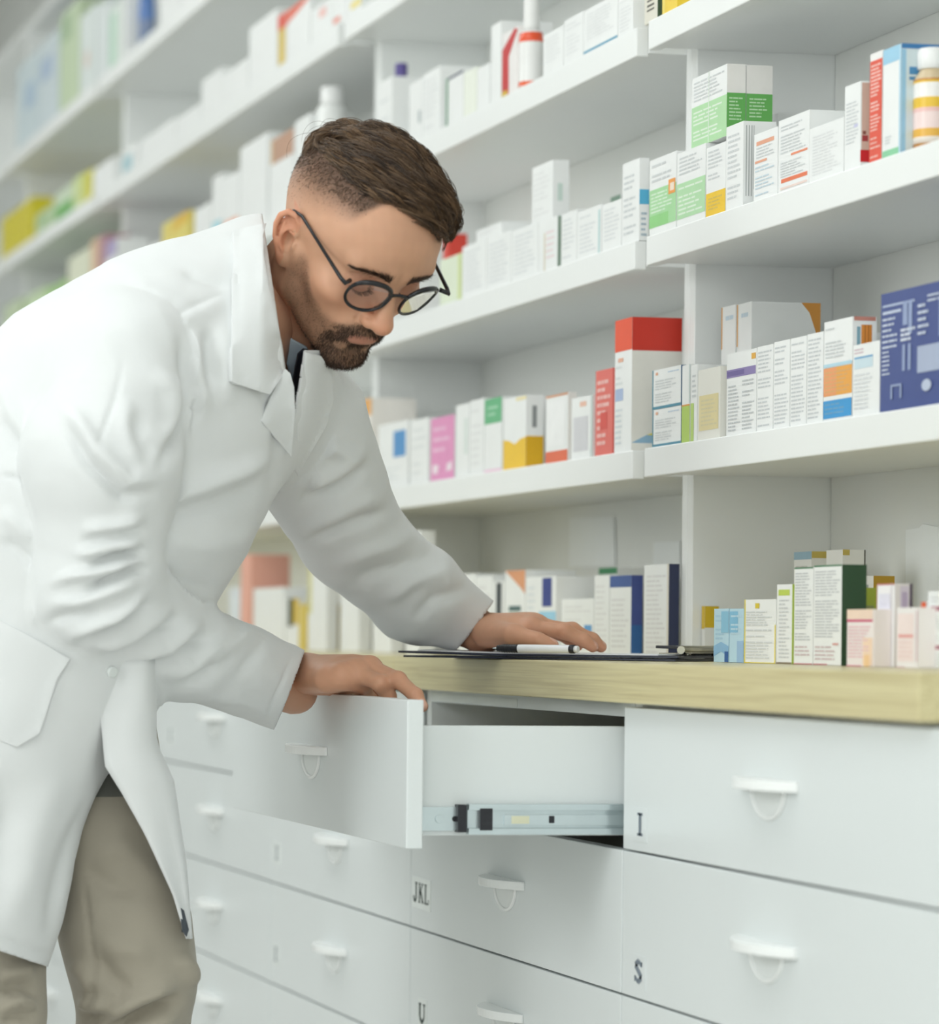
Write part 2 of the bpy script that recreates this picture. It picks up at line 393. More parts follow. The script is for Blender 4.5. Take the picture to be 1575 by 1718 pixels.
# ------------------------------------------------------------------ medicine boxes
WBOX = '#f1f3f2'
ORD = ['first', 'second', 'third', 'fourth', 'fifth', 'sixth', 'seventh', 'eighth', 'ninth', 'tenth', 'eleventh', 'twelfth', 'thirteenth', 'fourteenth', 'fifteenth']
GREY = '#aeb4b6'
BOXES = {}
def soft(h):                                     # fine print reads as a tint of its ink
    v = [int(h[i:i+2], 16) for i in (1, 3, 5)]
    return '#%02x%02x%02x' % tuple(int(c+(244-c)*0.30) for c in v)
def T(x0, y0, x1, y1, n, c=GREY, fill=0.42): return ('t', x0, y0, x1, y1, n, c, fill)
def R(x0, y0, x1, y1, c): return ('r', x0, y0, x1, y1, c)
def band(y0, y1, c): return R(0, y0, 1, y1, c)
def poly(c, *pts): return ('p', c, pts)
def carton_mesh(mb, X0, X1, Y0, Y1, z0, z1, base, F, Sd, seed):
    rg = random.Random(seed)
    bm_ = mat('carton_'+base.lstrip('#'), base, 0.42, vary=0.03, vscale=25)
    mb.box((X0, Y0, z0), (X1, Y1, z1), bm_)
    def put(face, items):
        lev = 0
        for it in items:
            lev += 1; e = 0.00018+0.00006*lev
            def P(u, v):
                if face == 'F': return (X0+(X1-X0)*u, Y0-e, z0+(z1-z0)*v)
                return (X1+e, Y0+(Y1-Y0)*u, z0+(z1-z0)*v)
            if it[0] == 'r':
                _, a, b, c, d, col = it
                mb.poly([P(a, b), P(c, b), P(c, d), P(a, d)], ink(col))
            elif it[0] == 'p':
                mb.poly([P(*q) for q in it[2]], ink(it[1]))
            else:
                _, a, b, c, d, n, col, fill = it
                ph = (d-b)/n; mt = ink(soft(col), 0.6)
                for i in range(n):
                    y = d-ph*(i+0.5); h = ph*fill*0.5
                    x = a; end = a+(c-a)*(rg.uniform(0.6, 1.0))
                    if rg.random() < 0.1: continue
                    while x < end-0.02*(c-a):
                        w = (c-a)*rg.uniform(0.12, 0.5); x2 = min(x+w, end)
                        mb.poly([P(x, y-h), P(x2, y-h), P(x2, y+h), P(x, y+h)], mt)
                        x = x2+(c-a)*0.035
    put('F', F); put('S', Sd)
def carton(row, x0, x1, yt, label, base=WBOX, F=(), S=(), x2=None, dep=0.075, sb=0.006, on=None, key=None, dz=0.0, flap=None, rot=0.0):
    rw = ROWS[row]; Y0 = rw['Y']+sb
    z0 = rw['z'] if on is None else BOXES[on]['z1']+0.0004
    z0 += dz
    yb = proj((onY(x1, 900, Y0).x, Y0, z0))[1]
    X0 = onY(x0, yb, Y0).x+0.0005; X1 = onY(x1, yb, Y0).x-0.0005
    z1 = onY(x1, yt, Y0).z
    if z1 < z0+0.008: print('LOW', row, x0, z1-z0); z1 = z0+0.02
    Y1 = onX(x2, yb, X1).y if x2 else Y0+dep
    Y1 = min(max(Y1, Y0+0.012), Y_B-0.010)
    if row[0] != 'W' or Y1 > Y_D:
        for xj in XJ:                            # keep clear of the uprights between the units
            if X0 < xj+0.021 and X1 > xj-0.021 and Y1 > Y_D-0.003:
                if Y0 < Y_D-0.02: Y1 = Y_D-0.003
                elif (X0+X1)/2 > xj: X0 = xj+0.0215; X1 = max(X1, X0+0.01)
                else: X1 = xj-0.0215; X0 = min(X0, X1-0.01)
    mb = MB(); carton_mesh(mb, X0, X1, Y0, Y1, z0, z1, base, F, S, hash_(row, x0))
    c = Vector(((X0+X1)/2, (Y0+Y1)/2, z0))
    o = mb.build('medicine_box', None, 0.0, c)
    o['_w'] = tuple(c)
    if rot: o.rotation_euler.y = rot
    tag(o, label, 'medicine box', rw['group'])
    BOXES[key or (row, x0)] = {'z1': z1, 'o': o, 'X': (X0, X1), 'Y': (Y0, Y1), 'z0': z0}
    return o
def hash_(a, b): return sum(ord(c) for c in a)*131+int(b*7)
def bottle(row, x0, x1, yt, label, prof, sb, cap=None, on=None, group=None, wrap=None, seg=24):
    """prof rows are (radius fraction, height fraction, colour); parts: bottle body, cap, label wrap"""
    rw = ROWS[row]; Y0 = rw['Y']+sb; z0 = rw['z'] if on is None else BOXES[on]['z1']+0.0004
    xm = (x0+x1)/2; yb = proj((onY(xm, 900, Y0).x, Y0, z0))[1]
    c = onY(xm, yb, Y0); d = proj(c)[2]; Rr = (x1-x0)/2*d/FPX
    c = Vector((c.x, Y0, z0)); H = onY(xm, yt, Y0).z-z0
    r = empty('pill_bottle', c); tag(r, label, 'bottle', group or rw['group'])
    mb = MB(); mb.lathe(c, [(Rr*a, H*h, ink(col, 0.25)) for a, h, col in prof], ink(prof[0][2], 0.25), seg); mb.build('bottle_body', r)
    if cap:
        mb = MB(); mb.lathe(c, [(Rr*a, H*h, ink(col, 0.35)) for a, h, col in cap], ink(cap[0][2], 0.35), seg); mb.build('cap', r)
    if wrap:
        mb = MB(); mb.lathe(c, [(Rr*a*1.012, H*h, ink(col, 0.4)) for a, h, col in wrap], ink(wrap[0][2], 0.4), seg); mb.build('bottle_label', r)
    return r
ROWS = {
 'Bn': dict(z=TOPS[1], Y=Y_SF, group='medicine boxes on the upper right shelf'),
 'Cn': dict(z=TOPS[0], Y=Y_SF, group='medicine boxes on the middle right shelf'),
 'Wn': dict(z=Z_C, Y=1.385, group='medicine boxes on the worktop at right'),
 'Wm': dict(z=Z_C, Y=1.47, group='medicine boxes on the worktop behind the hand'),
 'Bm': dict(z=TOPS[1], Y=Y_SF, group='medicine boxes on the shelf beside the forehead'),
 'Am': dict(z=TOPS[2], Y=Y_SF, group='medicine boxes on the shelf up and right of the head'),
 'An': dict(z=TOPS[2], Y=Y_SF, group='medicine boxes on the top right shelf'),
 'Cm': dict(z=TOPS[0], Y=Y_SF, group='medicine boxes on the shelf beside the chin'),
 'Df': dict(z=TOPS[3], Y=Y_SF, group='blurred boxes on the shelf above the head'),
 'Af': dict(z=TOPS[2], Y=Y_SF, group='blurred boxes on the shelf left of the hair'),
 'Bf': dict(z=TOPS[1], Y=Y_SF, group='blurred boxes on the shelf behind the shoulder'),
 'Ef': dict(z=TOPS[4], Y=Y_SF, group='blurred packs on the highest shelf'),
 'Wf': dict(z=Z_C, Y=1.43, group='blurred boxes on the worktop between the arms'),
}
for k_ in ROWS: ROWS[k_]['z'] += 0.0004
LT = '#c3c8ca'
# ---- upper right shelf (B), near unit
UR = 'on the upper right shelf'
carton('Bm', 1043, 1072, 265, 'white carton with sky-blue side band, standing over the shelf joint, upper right', F=[T(.1,.1,.9,.92,12,LT)], S=[R(0,.44,1,.62,'#58b4da'), T(.2,.04,.8,.36,5,'#8fa9b8')], x2=1088, key='Bj')
GRN = '#a9dba3'; GRN2 = '#7cc372'
carton('Bn', 1089, 1134, 253, 'white and pale green carton with small orange badge '+UR, F=[band(.10,.60,GRN), R(0,.10,.72,.26,'#93d387'), T(.06,.28,.9,.56,6,'#d3efcf'), T(.08,.68,.9,.94,4,LT), R(.72,.47,.97,.66,'#f2a24b'), R(.78,.51,.93,.61,'#f6e3d0')], key='g1')
carton('Bn', 1135, 1183, 240, 'white and pale green carton without badge, under the green-white stack '+UR, F=[band(.10,.58,'#b5dfb0'), T(.06,.14,.92,.54,7,'#d8f0d4'), T(.08,.68,.9,.94,5,LT)], key='g2')
carton('Bn', 1184, 1217, 237, 'white carton with bright yellow bottom panel '+UR, F=[band(0,.34,'#f3c929'), T(.12,.08,.85,.28,4,'#c9a21c'), T(.1,.4,.9,.95,10,LT)], key='y1')
carton('Bn', 1217, 1246, 203, 'tall white carton with grey lines down its side, right of the yellow-bottomed carton', F=[T(.1,.05,.9,.9,14,LT)], S=[R(.08,.12,.11,.95,'#b5b8b8'), R(.16,.12,.19,.95,'#b5b8b8'), R(.24,.12,.27,.95,'#b5b8b8'), R(.31,.2,.33,.95,'#c5c8c8')], x2=1301, key='t1')
carton('Bn', 1264, 1304, 212, 'white carton with two thin orange lines, left of the open flapped carton', F=[R(.1,.82,.85,.88,'#eaa98a'), R(.05,.56,.55,.595,'#eaa98a'), T(.1,.62,.9,.8,4,LT), T(.06,.06,.92,.52,9,'#b8d0dc')], key='o1')
carton('Bn', 1305, 1357, 184, 'open white carton with raised flap and bold orange line near its foot', F=[R(.1,.13,.95,.185,'#ea7a50'), R(.42,.47,.95,.50,'#ec8d68'), T(.08,.52,.9,.92,9,LT), T(.08,.2,.9,.42,6,LT), R(.08,.04,.95,.07,'#efd9d0')], dep=.085, key='o2')
b = BOXES['o2']; 
mb = MB(); X0_, X1_ = b['X']; zf = b['z1']; yf_ = b['Y'][1]
fl = mat('carton_f1f3f2', WBOX)
mb.prism([(X0_+.004, yf_-.0005, zf-.001), (X1_-.001, yf_-.0005, zf-.001), (X1_+.008, yf_+.012, zf+.052), (X0_+.022, yf_+.012, zf+.040)], (0, .0008, 0), fl)
mb.poly([(X0_+.03, yf_+.0015, zf+.010), (X0_+.058, yf_+.0015, zf+.011), (X0_+.059, yf_+.0030, zf+.018), (X0_+.031, yf_+.0030, zf+.017)], ink('#b9c9c4'))
f_ = mb.build('flap', b['o']); f_['label'] = 'raised paper flap'
carton('Bn', 1357, 1415, 196, 'plain white carton with faint print, right of the open flapped carton', F=[T(.1,.1,.92,.85,13,'#d9dcdd')], dep=.06, key='w9')
carton('Bn', 1350, 1372, 186, 'white carton with brown print at its top corner, second row behind the plain white one', F=[], S=[R(.55,.86,.95,.95,'#b98f7d'), R(.62,.72,.9,.82,'#c8b2a4')], sb=.115, x2=1413, key='w8')
carton('Bn', 1416, 1443, 136, 'tall white carton with red foot on its right side '+UR, F=[T(.1,.3,.9,.8,12,LT), R(.6,.48,.85,.52,'#cfd0ea')], S=[R(0,.06,1,.2,'#d01a22'), R(.1,.28,.5,.36,'#b5484c'), R(.1,.2,1,.98,'#d9b3a4'), R(.15,.3,.7,.37,'#a83c3e'), R(.2,.38,.5,.42,'#8a4a40')], x2=1459, key='r0')
carton('Bn', 1458, 1479, 84, 'narrow tall red carton with rows of white print '+UR, base='#f3f1ef', F=[band(0,.93,'#e4543d'), T(.08,.46,.92,.9,13,'#f5b3a4',.5), T(.08,.28,.92,.44,5,'#f5b3a4',.45), T(.08,.03,.92,.24,5,'#f0a090',.4)], dep=.07, key='r1')
carton('Bn', 1480, 1511, 73, 'tall white carton with light blue top and green foot, beside the bottle', F=[band(.86,1,'#9fd0ea'), band(0,.07,'#8cd0a4'), R(.9,0,1,1,'#b9dcee'), T(.15,.12,.5,.2,3,LT)], S=[band(.955,1,'#3f7db5'), R(.0,0,.06,.95,'#9cc8e2'), R(.06,.0,1,.95,'#d2dfe2'), R(.1,.72,.5,.79,'#4d8dbd'), R(.1,.67,.4,.70,'#4d8dbd')], x2=1640, key='b1')
bottle('Bn', 1532, 1590, 83, 'pill bottle with white cap and yellow-white label at the right edge', [(.92,0,'#c98f4e'),(1,.02,'#c98f4e'),(1,.70,'#d7c3a0'),(.62,.80,'#b98a55'),(.6,.82,'#b98a55')], sb=.034,
       cap=[(.72,.80,'#f4f5f4'),(.80,.81,'#f4f5f4'),(.82,.96,'#f4f5f4'),(.74,1.0,'#f4f5f4')], wrap=[(1,.08,'#f3e8dd'),(1,.14,'#e9b44a'),(1,.22,'#f3dcd8'),(1,.38,'#eec2bd'),(1,.42,'#ecc23d'),(1,.52,'#f5f2ee'),(1,.66,'#ecc23d'),(1,.68,'#f3e8dd')], group='pill bottles on the shelves')
# green-and-white pair standing on top of the row
carton('Bn', 1160, 1219, 107, 'green and white carton, front one of the pair stacked on the row, upper right', F=[band(0,.58,'#b4e0ad'), T(.05,.08,.95,.52,8,'#dcf2d8'), T(.06,.64,.94,.94,6,LT), R(.48,0,.5,1,'#e3efe2')], S=[R(0,0,1,.60,'#63ad57'), T(.12,.16,.85,.55,8,'#9fd095'), R(0,.6,1,1,'#e9e7e3')], x2=1250, on='g2', key='gs1', sb=.010)
g_ = BOXES['gs1']
mb = MB(); carton_mesh(mb, g_['X'][0], g_['X'][1], g_['Y'][1]+.0008, g_['Y'][1]+.033, g_['z0'], g_['z1']-.0006, WBOX, [], [R(0,0,1,.60,'#63ad57'), T(.12,.16,.85,.55,8,'#9fd095'), R(0,.6,1,1,'#e6e4e0')], 77)
o = mb.build('medicine_box', None, 0, ((g_['X'][0]+g_['X'][1])/2, g_['Y'][1]+.02, g_['z0'])); tag(o, 'green and white carton, rear one of the pair stacked on the row, upper right', 'medicine box', ROWS['Bn']['group'])
carton('Bn', 1268, 1303, 190, 'white carton standing behind the orange-lined one, only its top showing', F=[T(.1,.8,.9,.98,2,LT)], sb=.105, dep=.05)
# ---- middle right shelf (C), near unit
MR = 'on the middle right shelf'
TE = '#4f8fa6'
for i, (yt, on, nm) in enumerate(((680, None, 'lower'), (612, 'tl0', 'upper'))):
    carton('Cn', 1094, 1142, yt, nm+' of two stacked white cartons with teal edges, at the shelf joint', base='#f1f3f2', F=[band(0,.07,TE), R(0,0,.035,1,TE), T(.1,.14,.85,.74,9,LT), T(.55,.8,.95,.92,2,'#a9c3dd'), R(.12,.86,.2,.93,'#eab08c')], S=[R(0,0,1,1,'#275a86')], dep=.02, on=on, key='tl%d' % i)
LIME = '#b3d065'
carton('Cn', 1143, 1157, 611, 'narrow white and lime carton right of the teal-edged stack '+MR, F=[R(0,0,1,.47,LIME), R(0,.47,1,.49,'#e09a3c'), R(.9,.5,1,1,'#c6d6d4')], dep=.07)
carton('Cn', 1158, 1169, 611, 'narrow white and lime carton left of the beige-labelled one '+MR, F=[R(0,.0,.5,.47,LIME), R(0,0,.5,.5,'#bcd878'), T(.2,.56,.9,.95,6,LT)], dep=.07)
carton('Cn', 1170, 1208, 614, 'off-white carton with beige label panel '+MR, base='#ebeae2', F=[R(.06,.13,.92,.63,'#e4d7a4'), T(.15,.18,.85,.58,7,'#cfc28e'), T(.1,.8,.7,.95,2,'#d7d8d0')], x2=1213, key='be')
carton('Cn', 1218, 1268, 584, 'white carton with purple title band '+MR, F=[R(0,.70,.98,.80,'#8d7fb3'), R(.02,.72,.6,.78,'#6f619c'), R(.84,.88,.98,.95,'#eab24a'), T(.06,.04,.48,.66,14,'#b3b8bb'), T(.54,.04,.95,.66,14,'#b3b8bb')], key='pu')
for i, (a, b2, y, nm) in enumerate(((1269, 1296, 577, 'first'), (1297, 1324, 569, 'second'), (1325, 1352, 563, 'third'), (1353, 1380, 556, 'fourth'))):
    carton('Cn', a, b2, y, nm+' of four white text-covered cartons right of the purple-banded one', F=[T(.06,.04,.94,.95,20,'#bcc1c4')], key='tx%d' % i)
ORG = '#e79a3f'
carton('Cn', 1381, 1429, 531, 'white carton with orange and blue bands near its foot '+MR, F=[R(0,.245,1,.53,'#efab4c'), R(0,.25,.45,.53,'#eda06a'), T(.05,.27,.95,.5,6,'#d88f3e'), R(0,.535,1,.57,'#b9dcea'), R(0,.02,1,.20,'#3e9bd6'), T(.05,.05,.9,.18,3,'#2f7fb8'), T(.06,.62,.9,.8,5,LT), T(.06,.86,.5,.94,2,LT)], S=[R(.18,.5,.32,.9,'#86aebd'), R(.36,.5,.8,.92,'#dd8f3e'), R(.5,.5,.53,.92,'#a5612a'), R(.64,.5,.67,.92,'#a5612a'), R(.05,.96,.95,1,'#c98a7c')], x2=1469, key='ob')
carton('Cn', 1430, 1475, 571, 'white carton with pale blue patch, left of the big blue box', F=[R(.05,.66,.75,.80,'#cfe3ec'), R(.05,.80,.75,.825,'#6ba6cf'), T(.05,.86,.6,.95,2,'#c9a9b4'), T(.05,.08,.9,.6,9,'#d3d7d9')], key='wb')
BL = '#47568f'
carton('Cn', 1476, 1640, 456, 'big dark blue box with pale lettering at the right edge '+MR, base=BL, F=[R(.02,.88,.36,.90,'#aebbd6'), R(.02,.82,.22,.845,'#c3cde2'), T(.02,.52,.18,.8,6,'#aebbd6'), T(.02,.30,.12,.52,6,'#aebbd6'), R(.24,.70,.29,.9,'#96a5c9'), R(.30,.62,.34,.9,'#96a5c9'), T(.22,.56,.38,.68,3,'#c3cde2',.6), R(.24,.32,.27,.54,'#96a5c9'), R(.30,.32,.33,.54,'#96a5c9'), R(.4,.28,.98,.50,'#aeb9d2'), T(.4,.52,.52,.86,6,'#aebbd6'), R(.62,.55,.66,.88,'#96a5c9'), T(.5,.84,.8,.92,2,'#aebbd6'), R(.12,.1,.14,.22,'#93a1c4'), R(.12,.2,.24,.22,'#93a1c4'), R(.22,.1,.24,.22,'#93a1c4'),
       poly('#c0cadf', *[(.50+.05*math.cos(a), .17+.05*math.sin(a)) for a in [i*math.pi/6 for i in range(12)]])], dep=.12, key='blue')
for i, (a, b2, y, x2, sb) in enumerate(((1208, 1232, 511, 1360, .082), (1234, 1259, 506, 1374, .082))):
    carton('Cn', a, b2, y, ('left' if i == 0 else 'right')+' of two tall white cartons behind the row, orange corner, '+MR, F=[R(0,.70,.07,1,'#e8a950'), T(.3,.88,.9,.95,1,'#bcd3e2')], S=[poly('#dd9a45', (.72,1), (1,1), (1,.55), (.93,.8), (.84,.93))] if i else [], x2=x2, sb=sb)
# ---- worktop, near unit
WR = 'on the worktop at right'
carton('Wn', 1168, 1173, 1017, 'yellow-topped white carton with dark foot, by the upright '+WR, F=[band(.58,1,'#e3c02c')], S=[band(.60,1,'#dfbd2b'), band(.02,.2,'#5b5c5b'), poly('#c9c9c4', (.35,.13),(.5,.05),(.65,.13))], x2=1196, sb=.112)
carton('Wn', 1197, 1222, 1021, 'pale blue carton, left one of the blue pair '+WR, base='#bcdcec', F=[T(.1,.4,.8,.9,6,'#8cc0dd'), R(.5,.55,1,.95,'#8cc4e0'), poly('#8bb9dc',(0,.1),(.5,.2),(1,.1),(1,.3),(.5,.38),(0,.3)), R(.75,0,1,.2,'#2e5f9e')], dep=.05)
carton('Wn', 1223, 1247, 1021, 'pale blue carton, right one of the blue pair '+WR, base='#bcdcec', F=[R(0,.55,.6,.95,'#83bede'), T(.1,.5,.9,.9,5,'#a8d0e6'), R(.55,.0,1,.4,'#9cbfe0')], dep=.05)
carton('Wn', 1248, 1301, 1005, 'white carton with yellow edges and small yellow emblem '+WR, F=[R(0,0,.03,1,'#edd93c'), R(.97,0,1,.6,'#edd93c'), R(0,0,1,.012,'#edd93c'), R(.35,.86,.48,.94,'#e0c93a'), T(.06,.58,.92,.82,6,LT), T(.06,.06,.92,.54,10,'#c9cdd0')], dep=.05)
carton('Wn', 1302, 1328, 980, 'slim white carton with lime print and lime side '+WR, F=[R(.1,.86,.85,.935,'#c3d65a'), T(.15,.06,.85,.82,16,'#c3c7c9'), R(0,0,1,.02,'#8a7a60')], S=[R(0,0,1,1,'#b4cc45')], dep=.05)
GD = '#2a4a31'
carton('Wn', 1331, 1363, 951, 'white text-covered carton, left half of the tall green-sided pair '+WR, F=[R(0,.985,1,1,'#3e7a56'), R(0,0,1,.012,'#d28d95'), T(.06,.24,.94,.95,24,'#b4b9bb'), T(.06,.04,.94,.2,4,'#c2a9ac')], dep=.045)
carton('Wn', 1364, 1411, 947, 'tall white text-covered carton with dark green side '+WR, F=[R(0,.985,1,1,'#3e7a56'), R(0,0,.5,.012,'#d28d95'), T(.05,.24,.96,.95,24,'#b4b9bb'), T(.06,.04,.94,.2,4,'#c2a9ac'), R(.7,.2,.9,.22,'#d9a09a')], S=[R(0,0,1,1,GD)], x2=1452)
carton('Wn', 1420, 1466, 1022, 'white and pink carton with red title line '+WR, base='#f5ecea', F=[R(0,.78,.95,.82,'#d6557c'), R(.0,.83,.95,1,'#f6dcc9'), R(.6,.02,.95,.5,'#f9dcc2'), T(.05,.08,.9,.72,11,'#eab3bb'), R(0,0,.55,.015,'#d6557c'), R(.65,.0,.85,.2,'#f6cf9b')], dep=.05, sb=-.012)
carton('Wn', 1470, 1500, 979, 'tall lilac and white carton with purple side '+WR, base='#f4f2f4', F=[R(.1,.08,.75,.88,'#e6e4f0'), R(0,.985,1,1,'#cf7a86'), R(.8,0,.84,1,'#ddd6dc'), T(.2,.1,.6,.8,8,'#d9d7e8')], S=[R(0,0,1,1,'#e4dede'), R(.3,.0,.8,.97,'#d5cbd9'), R(.84,0,1,1,'#4a3a52'), R(.4,.6,.7,.9,'#b9a9c4')], x2=1529)
carton('Wn', 1503, 1540, 1019, 'white carton with pale pink panel and red line '+WR, base='#f5f1f1', F=[R(.05,.1,.8,.9,'#f7e6e4'), R(.1,.5,.78,.55,'#e9a39f'), T(.1,.15,.78,.45,4,'#f0cdc9'), R(.93,.1,.97,.95,'#c99aa4'), R(0,0,.4,.01,'#c98a90')], dep=.05, sb=-.012)
carton('Wn', 1544, 1553, 1010, 'slim white carton with red top by the right edge '+WR, F=[R(0,.9,1,1,'#dd5f34')], dep=.04, sb=.01)
for i, (yt, on) in enumerate(((1059, None), (991, 'st0'))):
    carton('Wn', 1556, 1600, yt, ('lower', 'upper')[i]+' of two white cartons with maroon bars stacked at the right edge', F=[R(.1,.5,.9,.62,'#c48f9c'), R(.14,.53,.3,.6,'#8b4a5e'), R(.4,.53,.6,.6,'#8b4a5e'), T(.1,.05,.9,.42,6,'#d6d8d8'), T(.1,.7,.5,.9,2,'#d6d8d8')], on=on, key='st%d' % i, dep=.045)
carton('Wn', 1438, 1446, 986, 'lime green carton with dark print, behind the green-sided tall carton', base='#a5b43f', F=[], S=[T(.1,.1,.9,.8,7,'#5f6f2a')], x2=1468, sb=.070)
carton('Wn', 1443, 1464, 966, 'mustard yellow carton in the second row '+WR, base='#e7e4da', F=[R(.1,.6,.6,.9,'#9aa09a')], S=[R(0,0,1,1,'#bb9427'), T(.2,.2,.8,.6,3,'#7a6a2a')], x2=1499, sb=.150)
carton('Wn', 1330, 1360, 925, 'white box with yellow-blue rim, left one at the back of the worktop', base='#e9e8e2', F=[R(0,.93,1,1,'#8fb0c0'), T(.1,.7,.8,.9,2,'#b9b5aa')], S=[R(0,.94,1,1,'#c8b25a'), T(.2,.3,.5,.6,3,'#c9c5ba')], x2=1404, sb=.17)
carton('Wn', 1384, 1412, 922, 'white box with dark edge, right one at the back of the worktop', base='#e9e8e2', F=[], S=[R(.93,0,1,1,'#7c7c74'), R(0,.95,.3,1,'#c8b25a')], x2=1450, sb=.17)
# torn paper notice taped to the back panel
mb = MB(); PAPER = mat('notice_paper', '#fafdfd', 0.7, vary=0.03, vscale=30)
pts = [onY(x, y, Y_B-.0085) for x, y in ((1519, 1060), (1600, 1060), (1600, 872), (1572, 884), (1548, 879), (1541, 886), (1519, 889))]
mb.prism(pts, (0, .0006, 0), PAPER); o = mb.build('paper_notice'); tag(o, 'torn white paper notice on the back panel above the right boxes', 'paper')
# ---- worktop, middle unit
WM = 'on the worktop beyond the hand'
NV = '#27315a'
carton('Wm', 1079, 1121, 946, 'tall white carton with navy side, nearest the upright '+WM, F=[T(.1,.05,.9,.95,18,'#dcdddd'), R(.93,0,1,1,'#e3ddd0')], S=[R(0,0,1,1,'#262f50')], x2=1138, sb=0, key='wn1')
carton('Wm', 1022, 1058, 965, 'white carton with blue top and blue side '+WM, F=[R(0,.86,1,1,'#3c5b9c'), T(.08,.05,.9,.8,12,'#dcdddd')], S=[R(0,0,1,1,'#4a5a9c'), R(0,0,1,.4,'#3b6fb0')], x2=1077, sb=0)
carton('Wm', 996, 1021, 965, 'plain white carton, left of the blue-topped one '+WM, F=[T(.1,.1,.9,.9,12,'#e3e4e4')], sb=0)
carton('Wm', 1003, 1034, 952, 'white carton with green top, second row behind the blue-topped one', F=[band(.93,1,'#2f8a55')], sb=.09, dep=.05)
carton('Wm', 941, 995, 1004, 'low white carton with small blue mark '+WM, F=[R(.72,.25,.95,.55,'#5f9ed3'), T(.1,.6,.9,.9,4,'#e3e4e4')], sb=0)
carton('Wm', 881, 932, 966, 'white carton with navy stripe and sky-blue foot '+WM, F=[R(.55,.62,.86,.98,'#2d3f8a'), R(.45,.3,1,.56,'#9fd2ec'), T(.06,.4,.4,.9,6,'#dfe6ea')], sb=0)
carton('Wm', 846, 880, 956, 'white carton with orange top corner '+WM, F=[poly('#e2a076', (0,1), (1,1), (1,.72), (.75,.8)), R(.2,.3,.7,.5,'#8a9a52'), R(.2,.52,.8,.58,'#4a6a6a')], sb=0)
carton('Wm', 826, 844, 975, 'narrow white carton with black stripe '+WM, F=[R(.3,.3,.8,.98,'#3a4346')], sb=0)
for i, (a, b2, y) in enumerate(((768, 796, 962), (797, 825, 966))):
    carton('Wm', a, b2, y, ('left', 'right')[i]+' of two plain white cartons just above the left cuff', F=[T(.1,.1,.9,.9,8,'#e3e4e4')], sb=0)
mb = MB(); pts = [onY(x, y, Y_B-.0085) for x, y in ((955, 952), (1032, 950), (1030, 868), (956, 870))]
mb.prism(pts, (0, .0006, 0), PAPER); o = mb.build('paper_notice'); tag(o, 'blurred white paper notice on the back panel above the cartons by the hand', 'paper')
mb = MB(); pts = [onY(x, y, Y_B-.0085) for x, y in ((1096, 1000), (1141, 1000), (1141, 908), (1096, 910))]
mb.prism(pts, (0, .0006, 0), PAPER); o = mb.build('paper_notice'); tag(o, 'small white paper notice on the back panel beside the upright', 'paper')
# ---- shelf beside the forehead (B, middle unit)
SF = 'on the shelf beside the forehead'
for a, b2, y, lb, kw in (
  (1010, 1042, 333, 'white carton left of the blue-banded one '+SF, dict(F=[T(.1,.1,.9,.9,9,'#dadedf')])),
  (968, 1009, 342, 'white carton with pale teal edge '+SF, dict(F=[R(.86,0,.95,.9,'#c8dede'), T(.1,.1,.8,.9,9,'#dadedf')])),
  (941, 967, 351, 'white carton right of the dark green edge '+SF, dict(F=[T(.1,.1,.9,.9,9,'#dadedf')])),
  (903, 935, 362, 'white carton with pinkish print, carrying the tall white box', dict(F=[R(.3,0,.36,.75,'#d9cdb4'), T(.4,.2,.9,.8,5,'#eedadd')], S=[R(0,0,1,1,'#8fa394')], x2=940, key='pk')),
  (858, 902, 372, 'white carton left of the pinkish one '+SF, dict(F=[T(.1,.1,.9,.9,9,'#dadedf')], key='f0')),
  (816, 857, 386, 'white carton nearer the glasses, second of the plain pair', dict(F=[T(.1,.1,.9,.9,9,'#dadedf')], key='f1')),
  (775, 815, 400, 'white carton right of the pale green one '+SF, dict(F=[T(.1,.1,.9,.9,9,'#dadedf')], key='f2')),
  (738, 774, 424, 'pale green carton with lime edge, beside the glasses', dict(base='#e3ecd6', F=[R(.84,0,1,1,'#d3dfa0')])),
): carton('Bm', a, b2, y, lb, **kw)
carton('Bm', 892, 927, 268, 'tall white box standing on top of the row right of the forehead', F=[T(.1,.1,.9,.9,9,'#e6e8e8')], S=[R(.3,.3,.6,.6,'#cfe0d8')], x2=954, on='pk', sb=.008)
carton('Bm', 799, 842, 371, 'small white box lying on the row near the forehead', F=[T(.1,.2,.9,.8,3,'#e0e2e2')], on='f1', sb=.008)
carton('Bm', 742, 752, 392, 'small red carton peeking out behind the forehead', base='#e0493c', sb=.10, dep=.03)
carton('Bm', 1023, 1040, 326, 'white carton with dark green top, second row left of the blue-banded one', F=[R(0,.9,1,1,'#8aa795')], sb=.10, dep=.05)
